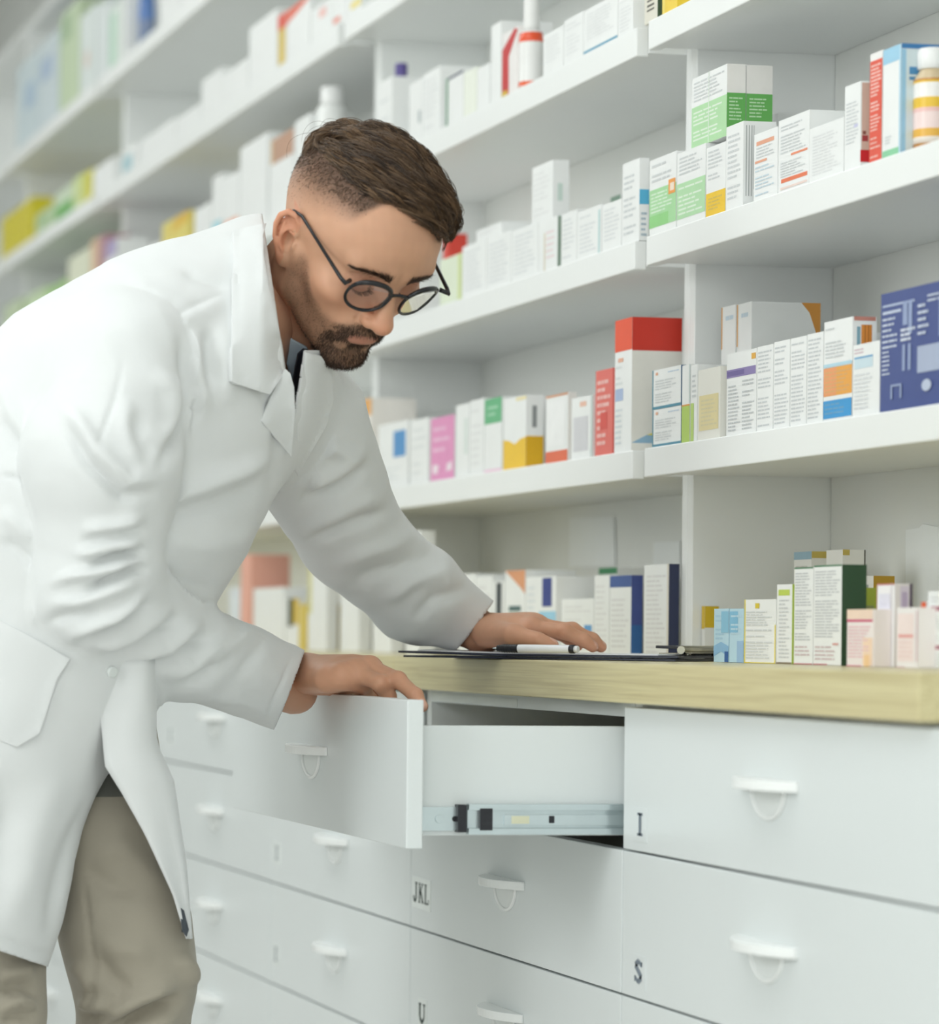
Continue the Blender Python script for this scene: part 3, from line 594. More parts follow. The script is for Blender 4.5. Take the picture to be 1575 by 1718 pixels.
# ---- shelf right of and above the head (A, middle unit)
SA = 'on the shelf above the head'
bottle('Am', 660, 683, 108, 'white bottle with purple cap '+SA, [(1,0,'#eef0ef'),(1,.62,'#eef0ef'),(.86,.74,'#eef0ef'),(.8,.76,'#eef0ef')], sb=.030, cap=[(.86,.75,'#5b4f92'),(.9,.76,'#5b4f92'),(.9,.98,'#5b4f92'),(.84,1,'#5b4f92')], group='pill bottles on the shelves')
for a, b2, y, lb, kw in (
  (634, 657, 128, 'white carton left of the purple-capped bottle '+SA, dict(F=[T(.1,.1,.9,.8,6,'#dfe3e3')])),
  (686, 708, 131, 'white carton right of the purple-capped bottle '+SA, dict(F=[R(.7,.3,.9,.5,'#b9c2c4')], sb=.006)),
  (709, 738, 110, 'white carton left of the dark-topped one '+SA, dict(F=[T(.1,.1,.9,.9,9,'#e0e3e3')])),
  (748, 777, 117, 'white carton with dark green edge and navy lid '+SA, dict(F=[R(0,0,.12,1,'#4f8a66'), R(.12,.95,1,1,'#3b4560')], S=[])),
  (778, 799, 112, 'white carton with faint lime tint '+SA, dict(base='#f0f4e8')),
  (800, 821, 105, 'low white carton left of the tall slim one '+SA, dict()),
  (823, 840, 35, 'tall slim white carton left of the red gold-rimmed one '+SA, dict()),
  (842, 868, 44, 'red carton with gold rim, left of the large white bottle', dict(base='#f0ecea', F=[poly('#c9292b', (0,0),(.45,0),(.42,.6),(1,.95),(.8,1),(0,.75)), R(0,0,.35,.1,'#d9b93c')], sb=.006, dep=.022)),
  (911, 945, 42, 'white carton right of the large red-shouldered bottle', dict(F=[T(.1,.1,.9,.9,9,'#e4e6e6')])),
  (946, 978, 18, 'white carton left of the blue-footed one '+SA, dict(F=[T(.1,.1,.9,.9,9,'#e4e6e6')])),
  (979, 1036, -12, 'large white carton with blue line at its foot '+SA, dict(F=[R(0,.05,1,.10,'#5fa3bf'), T(.1,.3,.9,.9,9,'#e4e6e6')])),
  (1037, 1062, -16, 'white carton right of the blue-footed one '+SA, dict(F=[T(.1,.1,.9,.9,9,'#e4e6e6')])),
): carton('Am', a, b2, y, lb, **kw)
bottle('Am', 870, 911, -6, 'large white bottle with red-orange shoulders '+SA, [(1,0,'#f1f1ef'),(1,.03,'#e9663c'),(1,.08,'#f1f1ef'),(1,.50,'#ec5a35'),(.92,.60,'#f1f1ef'),(.62,.64,'#f1f1ef')], sb=.022, cap=[(.64,.64,'#f1f1ef'),(.66,.66,'#f1f1ef'),(.62,.99,'#f1c9bd'),(.6,1,'#f1f1ef')], group='pill bottles on the shelves')
carton('An', 1081, 1103, -40, 'beige carton with black print at the top edge, right of the shelf joint', base='#e3e0d2', F=[R(.2,.38,.75,.43,'#57554c'), R(.2,.5,.75,.54,'#57554c'), R(.2,.28,.75,.32,'#57554c')], S=[R(0,0,1,1,'#3f5a4c')], x2=1108)
carton('An', 1111, 1136, -50, 'yellow carton at the top edge right of the shelf joint', base='#f0cf3a', F=[R(.0,.0,.2,1,'#f3dc68'), poly('#e38f3b', (.5,.3),(.9,.4),(.7,.6))])
# ---- shelf beside the chin (C, middle unit)
SC = 'on the shelf beside the chin'
for a, b2, y, lb, kw in (
  (634, 684, 704, 'white carton with blue square, right of the collar '+SC, dict(F=[R(.52,.46,.92,.86,'#5897cf'), T(.1,.1,.9,.4,4,'#e0e6e8')])),
  (688, 718, 700, 'white carton left of the pink one '+SC, dict(F=[T(.1,.1,.9,.9,6,'#e4e8e8')])),
  (722, 762, 695, 'bright pink carton with white motif '+SC, dict(base='#e8eaea', F=[R(0,0,1,1,'#e79ac6'), T(.1,.4,.9,.9,3,'#efb3d5',.3), poly('#f7e6ef',(.08,.12),(.3,.1),(.36,.24),(.1,.26)), poly('#f7e6ef',(.66,.12),(.92,.14),(.9,.28),(.7,.24))])),
  (764, 787, 676, 'tall white carton, left one of the pair right of the pink', dict(F=[R(.6,.3,.9,.8,'#e2eae6')])),
  (788, 811, 668, 'tall white carton, right one of the pair right of the pink', dict(F=[T(.1,.1,.9,.9,8,'#e6e8e8')])),
  (812, 841, 665, 'white carton with green top panel '+SC, dict(F=[R(0,.66,1,1,'#6bb886'), T(.2,.74,.8,.92,2,'#8fceA4'), R(0,0,1,.04,'#f0cfe0')])),
  (844, 882, 662, 'white carton with golden yellow lower third '+SC, dict(F=[poly('#f2c739',(0,0),(1,0),(1,.42),(.75,.4),(.5,.34),(.25,.4),(0,.42)), R(.55,.94,1,.985,'#f3e6b4')], S=[R(0,0,1,.43,'#dfae1f'), R(.35,.55,.6,.85,'#8f9494')], x2=911)),
  (915, 952, 658, 'white carton with orange-red foot and orange rim '+SC, dict(F=[R(0,0,1,.17,'#e3714f'), R(0,.97,1,1,'#d99a72'), R(.1,.24,.9,.9,'#f4f5f5')], S=[R(0,0,1,1,'#ece9e4')], x2=957)),
  (958, 994, 662, 'white carton with grey label patch '+SC, dict(F=[R(.1,.12,.78,.68,'#d6d6da'), R(.4,.84,.7,.92,'#efc3ae'), R(.9,0,1,1,'#cbd6d2')])),
  (998, 1027, 617, 'tall red carton with pale print, left of the red-topped box', dict(base='#e4736a', F=[T(.1,.1,.9,.9,9,'#eda39a',.5), R(.3,.3,.7,.5,'#d9564d')])),
  (1030, 1059, 532, 'large white box with bright red top '+SC, dict(F=[band(.76,1,'#ea5a3a'), R(.04,.39,.5,.48,'#aebfdf'), T(.06,.05,.5,.34,7,'#cfd8dc'), T(.06,.5,.5,.66,4,'#d8dede'), R(.2,.68,.5,.71,'#efb9a0')], S=[R(0,.75,1,1,'#c93322'), R(0,0,1,.75,'#e2e1da'), poly('#8fb4cc',(0,.06),(1,.06),(1,.12),(.3,.12)), poly('#e3d54f',(.3,.12),(1,.12),(.9,.2))], x2=1142)),
): carton('Cm', a, b2, y, lb, **kw)
# ---- far, blurred things
def far(row, x0, x1, yt, label, **kw): return carton(row, x0, x1, yt, label, **kw)
PO = '#e9b06a'
far('Cm', 566, 588, 700, 'white carton with pale orange top just right of the lapel', F=[band(.8,1,PO)])
far('Cm', 591, 622, 668, 'white and orange striped carton between lapel and shelf upright', base='#f3efe9', F=[band(.82,1,PO), band(.5,.66,'#f0c08c'), band(.05,.3,'#7fb6dc')])
far('Cm', 545, 564, 720, 'white carton half behind the lapel', F=[band(.1,.4,'#a9cfe6')])
# far shelf above the head
for a, b2, y, lb, kw in (
  (418, 464, 14, 'big white carton left of the red and yellow one, above the hair', dict()),
  (466, 481, 18, 'carton with red top and yellow edge above the hair', dict(base='#e9e6e0', F=[band(.72,1,'#e2523a'), R(.1,0,.8,.72,'#dcc04a')])),
  (482, 520, -10, 'white carton with red slanted top above the hair', dict(F=[poly('#e8694d',(0,.75),(1,.95),(1,1),(0,1))])),
  (522, 556, -6, 'white carton with pink dot, above the hair', dict(F=[R(.4,.6,.75,.85,'#f3c3bd')])),
  (557, 580, -20, 'white carton with small red mark, above the hair', dict(F=[R(.1,.15,.6,.3,'#ea7d68')])),
  (581, 606, -30, 'white carton with yellow corner, above the hair', dict(F=[R(.3,.25,1,.5,'#f0df86')])),
  (338, 372, 112, 'white carton, left one of the pale pair above the shoulder', dict()),
  (373, 416, 96, 'white carton, right one of the pale pair above the shoulder', dict()),
  (296, 336, 172, 'white blurred carton left of the pale pair', dict()),
  (236, 294, 196, 'wide white blurred carton on the shelf over the shoulder', dict()),
): far('Df', a, b2, y, lb, **kw)
for a, b2, y, lb, kw in (
  (402, 448, 222, 'white tall carton left of the tan-fronted one, left of the hair', dict()),
  (452, 492, 214, 'white carton with tan top panel left of the hair', dict(F=[R(.1,.68,1,1,'#c29a82'), R(.05,.68,.12,1,'#d9bd8a')])),
  (494, 520, 190, 'white carton right of the tan-fronted one, behind the hair', dict()),
  (356, 372, 290, 'slim white carton with blue foot over the shoulder', dict(F=[band(.0,.35,'#a9dbe6')])),
  (373, 400, 286, 'white carton with orange foot over the shoulder', dict(F=[band(.1,.3,'#f3b79e')])),
  (326, 354, 338, 'white carton right of the yellow bag over the shoulder', dict()),
  (272, 316, 352, 'yellow carton with amber top over the shoulder', dict(base='#e6d678', F=[poly('#e2bb4d',(.3,.7),(1,.8),(1,1),(.5,1))])),
  (196, 268, 404, 'wide white carton right of the purple-topped one', dict()),
): far('Af', a, b2, y, lb, **kw)
bottle('Af', 530, 580, 148, 'white jar standing behind the hair', [(1,0,'#eef0ee'),(1,.8,'#eef0ee'),(.7,.84,'#eef0ee')], sb=.030, cap=[(.74,.84,'#f3f4f3'),(.76,.86,'#f3f4f3'),(.74,1,'#f3f4f3')], group='pill bottles on the shelves')
for row, a, b2, y, lb, kw in (
  ('Df', 2, 54, 330, 'bright yellow box at the left edge of the photo', dict(base='#d9cc2c')),
  ('Df', 60, 92, 340, 'pale green blurred carton right of the yellow box', dict(base='#c3d8b0', F=[R(.2,.3,.7,.7,'#9fbf8c')])),
  ('Df', 93, 122, 306, 'green and white blurred carton right of the yellow box', dict(base='#d3e3c8', F=[band(0,.5,'#6db45e')])),
  ('Df', 123, 138, 290, 'pale lime blurred carton, left of the yellow-edged one', dict(base='#d6e3a4')),
  ('Df', 139, 154, 282, 'yellow-edged blurred carton on the shelf above the back', dict(base='#d8d45a')),
  ('Df', 156, 190, 262, 'white blurred carton left of the blue-marked one', dict()),
  ('Df', 203, 230, 236, 'white blurred carton with teal mark', dict(F=[R(.1,.1,.7,.7,'#a9cbd3')])),
  ('Af', 6, 34, 500, 'pale green blurred carton at the left edge behind the back', dict(base='#cddcba')),
  ('Af', 44, 76, 480, 'green-white blurred carton, left one of two behind the back', dict(base='#cfe3bb', F=[band(0,.6,'#a9cf96')])),
  ('Af', 77, 112, 466, 'bright green blurred carton, right one of two behind the back', dict(base='#a9cf8c')),
  ('Af', 114, 150, 414, 'cream blurred carton left of the red-striped one', dict(base='#e3e6cf')),
  ('Af', 152, 164, 398, 'peach blurred carton behind the back', dict(base='#e3c3a4')),
  ('Af', 165, 176, 392, 'maroon-striped blurred carton behind the back', dict(base='#b58a94')),
  ('Af', 177, 195, 398, 'white blurred carton with purple top behind the back', dict(F=[band(.72,1,'#b0a4c9')])),
  ('Ef', 28, 62, 84, 'pale blue blurred pack at the left of the highest shelf', dict(base='#d3e1e6', F=[R(.4,.4,.9,.7,'#b3c9dd')])),
  ('Ef', 64, 98, 48, 'blue-grey blurred pack on the highest shelf', dict(base='#d3dfe4', F=[R(.1,.55,.7,.8,'#b0c3da')])),
  ('Ef', 100, 132, -2, 'pale green tall blurred pack on the highest shelf', dict(base='#c9dab8', F=[R(.1,.7,.6,.95,'#a3bd98')])),
  ('Ef', 134, 160, 6, 'white tall blurred pack on the highest shelf', dict(base='#e0e8e6', F=[R(.3,.3,.6,.5,'#e0cfc3')])),
  ('Ef', 162, 182, -4, 'very pale grey blurred pack left of the mint-edged one', dict(base='#dfe6e6')),
  ('Ef', 184, 202, 0, 'mint-edged white blurred pack on the highest shelf', dict(base='#e3ece6', F=[R(0,0,.6,.9,'#bfe0cb')])),
  ('Ef', 205, 211, -10, 'white blurred pack left of the blue bottle', dict()),
  ('Ef', 268, 300, -40, 'white blurred pack right of the blue bottle', dict()),
  ('Ef', 302, 340, -70, 'white blurred pack at the top edge, above the shoulder', dict()),
): far(row, a, b2, y, lb, **kw)
bottle('Ef', 232, 260, -24, 'blue bottle on the highest shelf at the top left', [(1,0,'#7f8fb0'),(1,.5,'#5f83c0'),(.9,.8,'#4470b8'),(.4,.94,'#3f66b0')], sb=.05, cap=[(.42,.94,'#3f66b0'),(.42,1,'#3f66b0')], group='pill bottles on the shelves')
# lower shelf of the far unit seen under the chest, and the worktop between the arms
for a, b2, y, lb, kw in (
  (403, 420, 930, 'coral red carton seen between chest and forearm', dict(base='#efb3a0')),
  (384, 402, 985, 'pale blue-white carton left of the coral one', dict(base='#e3eaf0')),
  (424, 476, 985, 'white carton right of the coral one, between the arms', dict()),
  (478, 500, 1004, 'small white carton with black and yellow print between the arms', dict(F=[R(.2,.45,.6,1,'#3a4436'), R(.6,.5,1,1,'#d9b93c')])),
  (501, 513, 1014, 'yellow carton between the arms', dict(base='#e0c964')),
  (516, 548, 884, 'tall white carton with yellowish edge under the left sleeve', dict(F=[R(0,.3,.2,1,'#e0dca4')], x2=566)),
  (570, 602, 876, 'tall white carton, left one of three under the left sleeve', dict(x2=622)),
  (625, 656, 868, 'tall white carton, middle one of three under the left sleeve', dict(x2=676)),
  (680, 704, 890, 'tall white carton, right one of three under the left sleeve', dict(x2=728)),
): far('Wf', a, b2, y, lb, **kw)

# ------------------------------------------------------------------ implicit-surface tools for the figure
def A(*v): return np.array(v, dtype=np.float64)
def sd_ell(P, c, r, M=None):
    q = P-np.asarray(c)
    if M is not None: q = q @ M              # rows of M.T are the local axes
    r = np.asarray(r)
    k0 = np.sqrt(((q/r)**2).sum(1)); k1 = np.sqrt(((q/(r*r))**2).sum(1))+1e-12
    return k0*(k0-1.0)/k1
def sd_cap(P, a, b, ra, rb=None):
    rb = ra if rb is None else rb
    a = np.asarray(a); b = np.asarray(b); ab = b-a; L = (ab*ab).sum()+1e-12
    h = np.clip(((P-a)@ab)/L, 0, 1)
    return np.sqrt((((P-a)-h[:, None]*ab)**2).sum(1))-(ra+(rb-ra)*h)
def sd_ecap(P, a, b, ra, rb, side, flat):
    """capsule whose section is stretched: flat<1 thins it along `side`"""
    a = np.asarray(a); b = np.asarray(b); s = np.asarray(side)/np.linalg.norm(side)
    ab = b-a; L = (ab*ab).sum()+1e-12
    h = np.clip(((P-a)@ab)/L, 0, 1)
    q = (P-a)-h[:, None]*ab; c = q@s
    q = q+np.outer(c*(1/flat-1), s)
    return (np.sqrt((q**2).sum(1))-(ra+(rb-ra)*h))*min(1, (1+flat)/2)
def sd_chain(P, pts, rad):
    d = None
    for i in range(len(pts)-1):
        e = sd_cap(P, pts[i], pts[i+1], rad[i], rad[i+1])
        d = e if d is None else np.minimum(d, e)
    return d
def smin(a, b, k):
    h = np.maximum(k-np.abs(a-b), 0)/k
    return np.minimum(a, b)-h*h*k*0.25
def smax(a, b, k): return -smin(-a, -b, k)
def surf_nets(f, lo, hi, h, band=2.4):
    lo = np.asarray(lo, float); hi = np.asarray(hi, float)
    n = np.maximum(np.ceil((hi-lo)/(h*4)).astype(int), 1)*4+1
    ax = [lo[i]+h*np.arange(n[i]) for i in range(3)]
    def ev(ix, iy, iz):
        P = np.stack([ax[0][ix], ax[1][iy], ax[2][iz]], 1); out = np.empty(len(P))
        for s in range(0, len(P), 250000): out[s:s+250000] = f(P[s:s+250000])
        return out
    # coarse pass
    cn = (n-1)//4+1
    g = np.meshgrid(*[np.arange(c)*4 for c in cn], indexing='ij')
    cv = ev(g[0].ravel(), g[1].ravel(), g[2].ravel()).reshape(cn)
    up = cv.repeat(4, 0).repeat(4, 1).repeat(4, 2)[:n[0], :n[1], :n[2]]
    near = np.abs(cv) < h*4*band
    m = np.zeros(n, bool)
    idx = np.argwhere(near)
    nb = near.copy()
    for axx in range(3):
        a = nb.copy()
        sl1 = [slice(None)]*3; sl2 = [slice(None)]*3; sl1[axx] = slice(1, None); sl2[axx] = slice(None, -1)
        a[tuple(sl2)] |= nb[tuple(sl1)]; a[tuple(sl1)] |= nb[tuple(sl2)]; nb = a
    m = nb.repeat(4, 0).repeat(4, 1).repeat(4, 2)[:n[0], :n[1], :n[2]]
    V = up.copy()
    I = np.argwhere(m)
    V[m] = ev(I[:, 0], I[:, 1], I[:, 2])
    sgn = V < 0
    # active cells
    c = np.zeros((n[0]-1, n[1]-1, n[2]-1), np.int8)
    for dx in (0, 1):
        for dy in (0, 1):
            for dz in (0, 1): c += sgn[dx:n[0]-1+dx, dy:n[1]-1+dy, dz:n[2]-1+dz]
    act = (c > 0) & (c < 8)
    ci = np.argwhere(act); ids = -np.ones(c.shape, int); ids[act] = np.arange(len(ci))
    acc = np.zeros((len(ci), 3)); cnt = np.zeros(len(ci))
    cor = [(x, y, z) for x in (0, 1) for y in (0, 1) for z in (0, 1)]
    for i in range(8):
        for j in range(i+1, 8):
            if sum(abs(a-b) for a, b in zip(cor[i], cor[j])) != 1: continue
            p, q = np.array(cor[i]), np.array(cor[j])
            va = V[tuple((ci+p).T)]; vb = V[tuple((ci+q).T)]
            x = (va < 0) != (vb < 0)
            t = np.where(x, va/(va-vb+1e-20), 0)
            acc[x] += (p+(q-p)*t[:, None])[x]; cnt[x] += 1
    v = lo+h*(ci+acc/cnt[:, None])
    quads = []
    for a in range(3):
        b, d = (a+1) % 3, (a+2) % 3
        s0 = [slice(None)]*3; s1 = [slice(None)]*3; s0[a] = slice(0, -1); s1[a] = slice(1, None)
        x = sgn[tuple(s0)] != sgn[tuple(s1)]
        E = np.argwhere(x)
        ok = (E[:, b] > 0) & (E[:, d] > 0) & (E[:, b] < n[b]-1) & (E[:, d] < n[d]-1)
        E = E[ok]; fl = sgn[tuple(E.T)]
        eb = np.zeros(3, int); eb[b] = 1; ed = np.zeros(3, int); ed[d] = 1
        q = np.stack([ids[tuple((E-eb-ed).T)], ids[tuple((E-ed).T)], ids[tuple(E.T)], ids[tuple((E-eb).T)]], 1)
        q[~fl] = q[~fl][:, ::-1]
        quads.append(q)
    Q = np.concatenate(quads)
    # two Newton steps onto the surface
    for _ in range(2):
        g, d0 = grad(f, v, h*0.25)
        st_ = np.clip(d0, -h*0.6, h*0.6)
        v = v-g*st_[:, None]
    return v, Q
def feval(f, P):
    out = np.empty(len(P))
    for s in range(0, len(P), 250000): out[s:s+250000] = f(P[s:s+250000])
    return out
def grad(f, v, e):
    d0 = feval(f, v); g = np.zeros_like(v)
    for a in range(3):
        w = v.copy(); w[:, a] += e; g[:, a] = (feval(f, w)-d0)/e
    L = np.linalg.norm(g, axis=1, keepdims=True)+1e-9
    return g/L, d0/L[:, 0]
def vnoise(P, sc, seed=0):
    """cheap smooth noise: sum of rotated sines"""
    r = np.random.default_rng(seed); o = 0
    for i in range(6):
        k = r.normal(size=3); k /= np.linalg.norm(k); o = o+np.sin(P@k*sc*r.uniform(.6, 1.7)+r.uniform(0, 6.28))
    return o/6
def sstep(a, b, x):
    t = np.clip((x-a)/(b-a), 0, 1); return t*t*(3-2*t)
NRT, NUP, NFW, NC = [np.array(v) for v in (RT, UP, FWD, CAM)]
def camdir(x, y, z): return NRT*x+NUP*y-NFW*z          # x right, y up, z towards the camera
def pix(V):
    q = V-NC; d = q@NFW
    return PPX+FPX*(q@NRT)/d, PPY-FPX*(q@NUP)/d, d
def set_col(me, name, C):
    a = me.color_attributes.new(name, 'FLOAT_COLOR', 'POINT')
    buf = np.ones((len(C), 4), np.float32); buf[:, :3] = C; a.data.foreach_set('color', buf.ravel())
def strands(paths, r0, r1, nside=3):
    """paths (N,K,3) -> vertices, quads of thin tapered tubes"""
    N, K, _ = paths.shape
    t = np.gradient(paths, axis=1); t /= np.linalg.norm(t, axis=2, keepdims=True)+1e-12
    ref = np.array([0.31, 0.22, 0.92]); u = np.cross(t, ref); u /= np.linalg.norm(u, axis=2, keepdims=True)+1e-9
    w = np.cross(t, u)
    rad = (r0+(r1-r0)*np.linspace(0, 1, K)**1.5)[None, :, None]
    rings = [paths+(u*math.cos(a)+w*math.sin(a))*rad for a in [2*math.pi*i/nside for i in range(nside)]]
    V = np.stack(rings, 2).reshape(-1, 3)
    b = (np.arange(N)[:, None]*K+np.arange(K-1)[None]).reshape(-1)*nside
    Q = np.concatenate([np.stack([b+i, b+(i+1) % nside, b+nside+(i+1) % nside, b+nside+i], 1) for i in range(nside)])
    return V, Q

# ------------------------------------------------------------------ head
H_L = camdir(.8542, -.0278, -.5191); H_F = camdir(.3396, -.7245, .5997); H_U = camdir(.3929, .6885, .6100)   # his left, forward, up
H_O = np.array(at(581, 415, 3.604))
def hw(p): p = np.atleast_2d(p); return H_O+p[:, :1]*H_L+p[:, 1:2]*H_F+p[:, 2:3]*H_U
def hl(V): q = V-H_O; return np.stack([q@H_L, q@H_F, q@H_U], 1)
EAR_A = A(.10, -.95, -.22); EAR_A /= np.linalg.norm(EAR_A)        # backwards (right ear mirrored in x)
EAR_B = A(0.10, -.22, .96); EAR_B -= EAR_A*(EAR_B@EAR_A); EAR_B /= np.linalg.norm(EAR_B)
def f_ear(P):
    Q = P.copy(); Q[:, 0] = np.abs(Q[:, 0])
    a = A(.50, -.84, -.20); a /= np.linalg.norm(a)
    b = A(.10, -.20, .97); b -= a*(b@a); b /= np.linalg.norm(b)
    c = np.cross(b, a); c = c if c[0] > 0 else -c
    o = A(.0745, -.006, -.001)
    q = Q-o; u = np.stack([q@a, q@b, q@c], 1)
    d = sd_ell(u, (0.001, 0.003, -.003), (.0155, .029, .0045))
    hx = [(-.006, .003, .000), (-.010, .012, .001), (-.009, .022, .002), (-.002, .0295, .003), (.008, .0300, .0035), (.0155, .0225, .004), (.0175, .011, .004), (.0150, -.003, .003), (.0100, -.014, .002), (.005, -.022, .001)]
    d = smin(d, sd_chain(u, [A(*p) for p in hx], [.0026, .0030, .0033, .0034, .0035, .0036, .0034, .0030, .0028, .003]), .0035)
    d = smin(d, sd_ell(u, (-.001, -.026, 0.000), (.0075, .0085, .004)), .006)
    d = smin(d, sd_chain(u, [A(.0105, .016, .0005), A(.0105, .004, .001), A(.0075, -.008, .001), A(.001, -.0145, .001)], [.0026, .003, .003, .0028]), .003)
    d = smin(d, sd_ell(u, (-.0095, -.004, .0015), (.0035, .0055, .0035)), .003)
    d = smin(d, sd_cap(u, A(-.004, 0, -.014), A(.004, .004, -.005), .011, .010), .005)
    cv = sd_ell(u, (-.0010, -.0015, .0035), (.0072, .0125, .0090))
    cv = np.minimum(cv, sd_cap(u, A(-.002, -.006, .003), A(-.002, -.016, .003), .0042, .002))
    cv = np.minimum(cv, sd_ell(u, (.0035, .0195, .0030), (.0055, .0065, .0035)))
    cv = np.minimum(cv, sd_chain(u, [A(.004, .0262, .0032), A(.0105, .0215, .0036), A(.0135, .010, .0034), A(.012, -.002, .003)], [.0014, .0019, .0017, .001]))
    keep = np.minimum(sd_chain(u, [A(-.008, .007, .002), A(-.003, .008, .0005), A(.004, .0095, .000)], [.0020, .0018, .0016]), sd_ell(u, (-.0095, -.005, .0020), (.0032, .0055, .0032)))
    return d, np.maximum(cv, -keep)
def f_head(P):
    X = np.abs(P[:, 0]); Q = np.stack([X, P[:, 1], P[:, 2]], 1)
    d = sd_ell(Q, (0, -.010, .044), (.0765, .098, .083))
    d = smin(d, sd_ell(Q, (0, .040, .052), (.062, .056, .056)), .030)
    d = smin(d, sd_ell(Q, (0, .044, -.012), (.0615, .050, .056)), .022)
    d = smin(d, sd_ell(Q, (0, .045, -.054), (.047, .043, .036)), .018)
    d = smin(d, sd_cap(Q, A(.049, .016, -.050), A(.016, .078, -.080), .015, .0135), .016)
    d = smin(d, sd_cap(Q, A(.056, .006, -.010), A(.050, .014, -.048), .014, .014), .014)
    d = smin(d, sd_ell(Q, (0, .0835, -.0815), (.0215, .0155, .0155)), .014)
    d = smin(d, sd_ell(Q, (.0455, .062, -.004), (.0195, .023, .015)), .016)
    d = smin(d, sd_ell(Q, (0, .082, -.042), (.031, .0215, .026)), .014)
    # neck
    d = smin(d, sd_cap(Q, A(0, -.020, -.02), A(-.000, -.045, -.20), .056, .070), .022)
    d = smin(d, sd_cap(Q, A(0, .020, -.070), A(0, -.012, -.19), .030, .046), .020)
    d = smin(d, sd_cap(Q, A(.060, -.018, -.022), A(.018, .004, -.17), .012, .013), .014)
    # brow, sockets, lids
    d = smin(d, sd_cap(Q, A(.010, .0905, .038), A(.044, .0775, .042), .0085, .0095), .012)
    d = smax(d, -sd_ell(Q, (.034, .096, .0215), (.0185, .0135, .0135)), .012)
    d = smin(d, sd_ell(Q, (.0325, .0735, .0190), (.0150, .0140, .0130)), .005)
    d = smax(d, -sd_chain(Q, [A(.0185, .0865, .0150), A(.026, .0905, .0112), A(.034, .0905, .0105), A(.0445, .0830, .0145)], [.0010]*4), .002)
    d = smax(d, -sd_chain(Q, [A(.0185, .0870, .0260), A(.026, .0890, .0292), A(.035, .0885, .0300), A(.046, .0815, .0270)], [.0009]*4), .004)
    # nose
    d = smin(d, sd_cap(Q, A(0, .0895, .030), A(0, .1130, -.0120), .0070, .0108), .011)
    d = smin(d, sd_ell(Q, (0, .1135, -.0135), (.0112, .0110, .0095)), .006)
    d = smin(d, sd_ell(Q, (.0128, .1030, -.0165), (.0068, .0105, .0075)), .005)
    d = smin(d, sd_cap(Q, A(0, .112, -.019), A(0, .101, -.0235), .0045, .0045), .005)
    d = smax(d, -sd_ell(Q, (.0072, .1085, -.0250), (.0036, .0065, .0050)), .002)
    d = smax(d, -sd_chain(Q, [A(.0165, .107, -.010), A(.0205, .0985, -.0135), A(.0200, .094, -.0225)], [.0008]*3), .004)
    # lips
    d = smin(d, sd_chain(Q, [A(.0195, .0885, -.0440), A(.011, .0958, -.0408), A(.004, .0985, -.0388), A(0, .0980, -.0396)], [.0024, .0042, .0046, .0044]), .004)
    d = smin(d, sd_chain(Q, [A(.0185, .0890, -.0460), A(.010, .0955, -.0486), A(0, .0970, -.0494)], [.0024, .0048, .0056]), .004)
    d = smax(d, -sd_chain(Q, [A(.0225, .0930, -.0454), A(.013, .1010, -.0440), A(.004, .1045, -.0434), A(0, .1045, -.0441)], [.0008, .0009, .0010, .0010]), .0022)
    d = smax(d, -sd_ell(Q, (0, .1045, -.0620), (.020, .010, .0055)), .010)
    # ears
    m = (X > .055)
    if m.any():
        e, cv = f_ear(P[m]); d[m] = smax(smin(d[m], e, .004), -cv, .0015)
    return d
hv, hq = surf_nets(f_head, (-.105, -.135, -.205), (.105, .135, .14), .0017)
# masks and colour
def beard_mask(P):
    x = np.abs(P[:, 0]); y = P[:, 1]; z = P[:, 2]
    line = np.interp(y, [.0, .024, .045, .056, .07, .09, .12], [.006, .002, -.010, -.022, -.034, -.037, -.036])
    m = sstep(-.004, .012, line-z)
    back = np.interp(z, [-.11, -.09, -.066, -.04, -.02, .01], [.040, .036, .026, .010, .010, .016])
    m *= sstep(-.004, .010, y-back)
    low = np.interp(y, [-.02, .02, .06, .1], [-.060, -.074, -.100, -.115])
    m *= sstep(0, .010, z-low)
    stub = m*(.46+.12*sstep(-.03, -.07, z))
    go = sstep(1.22, .86, np.sqrt((x/.036)**2+((z+.066)/.042)**2))*sstep(.050, .066, y)
    inner = sstep(.0, .45, 1-np.sqrt(((x-.0175)/.0100)**2+((z+.060)/.0085)**2))*(x > .006)
    go = go*(1-.80*inner)
    mous = sstep(1.30, .85, np.sqrt((x/.034)**2+((z+.034+.006*(x/.03)**2)/.0085)**2))*sstep(.075, .085, y)
    d = np.maximum.reduce([stub, go, mous])
    lips = ((x < .0195) & (np.abs(z+.0462) < .0078*np.sqrt(np.maximum(1-(x/.0215)**2, 0))) & (y > .083))
    nose = (z > -.0262) & (x < .022) & (y > .088)
    d[lips | nose] = 0
    d[(x > .071) & (y < .02) & (z > -.045)] = 0
    return d, lips
def hairline(y):
    """lower edge of the longer hair on the side of the head, as z over y"""
    return np.interp(y, [-.12, -.09, -.06, -.038, -.003, .009, .026, .05], [.066, .074, .084, .090, .095, .098, .099, .099])
def frontline(x):
    return np.interp(x, [-.06, -.049, -.036, -.02, 0, .032, .05, .06], [.101, .1015, .108, .1075, .103, .092, .088, .086])
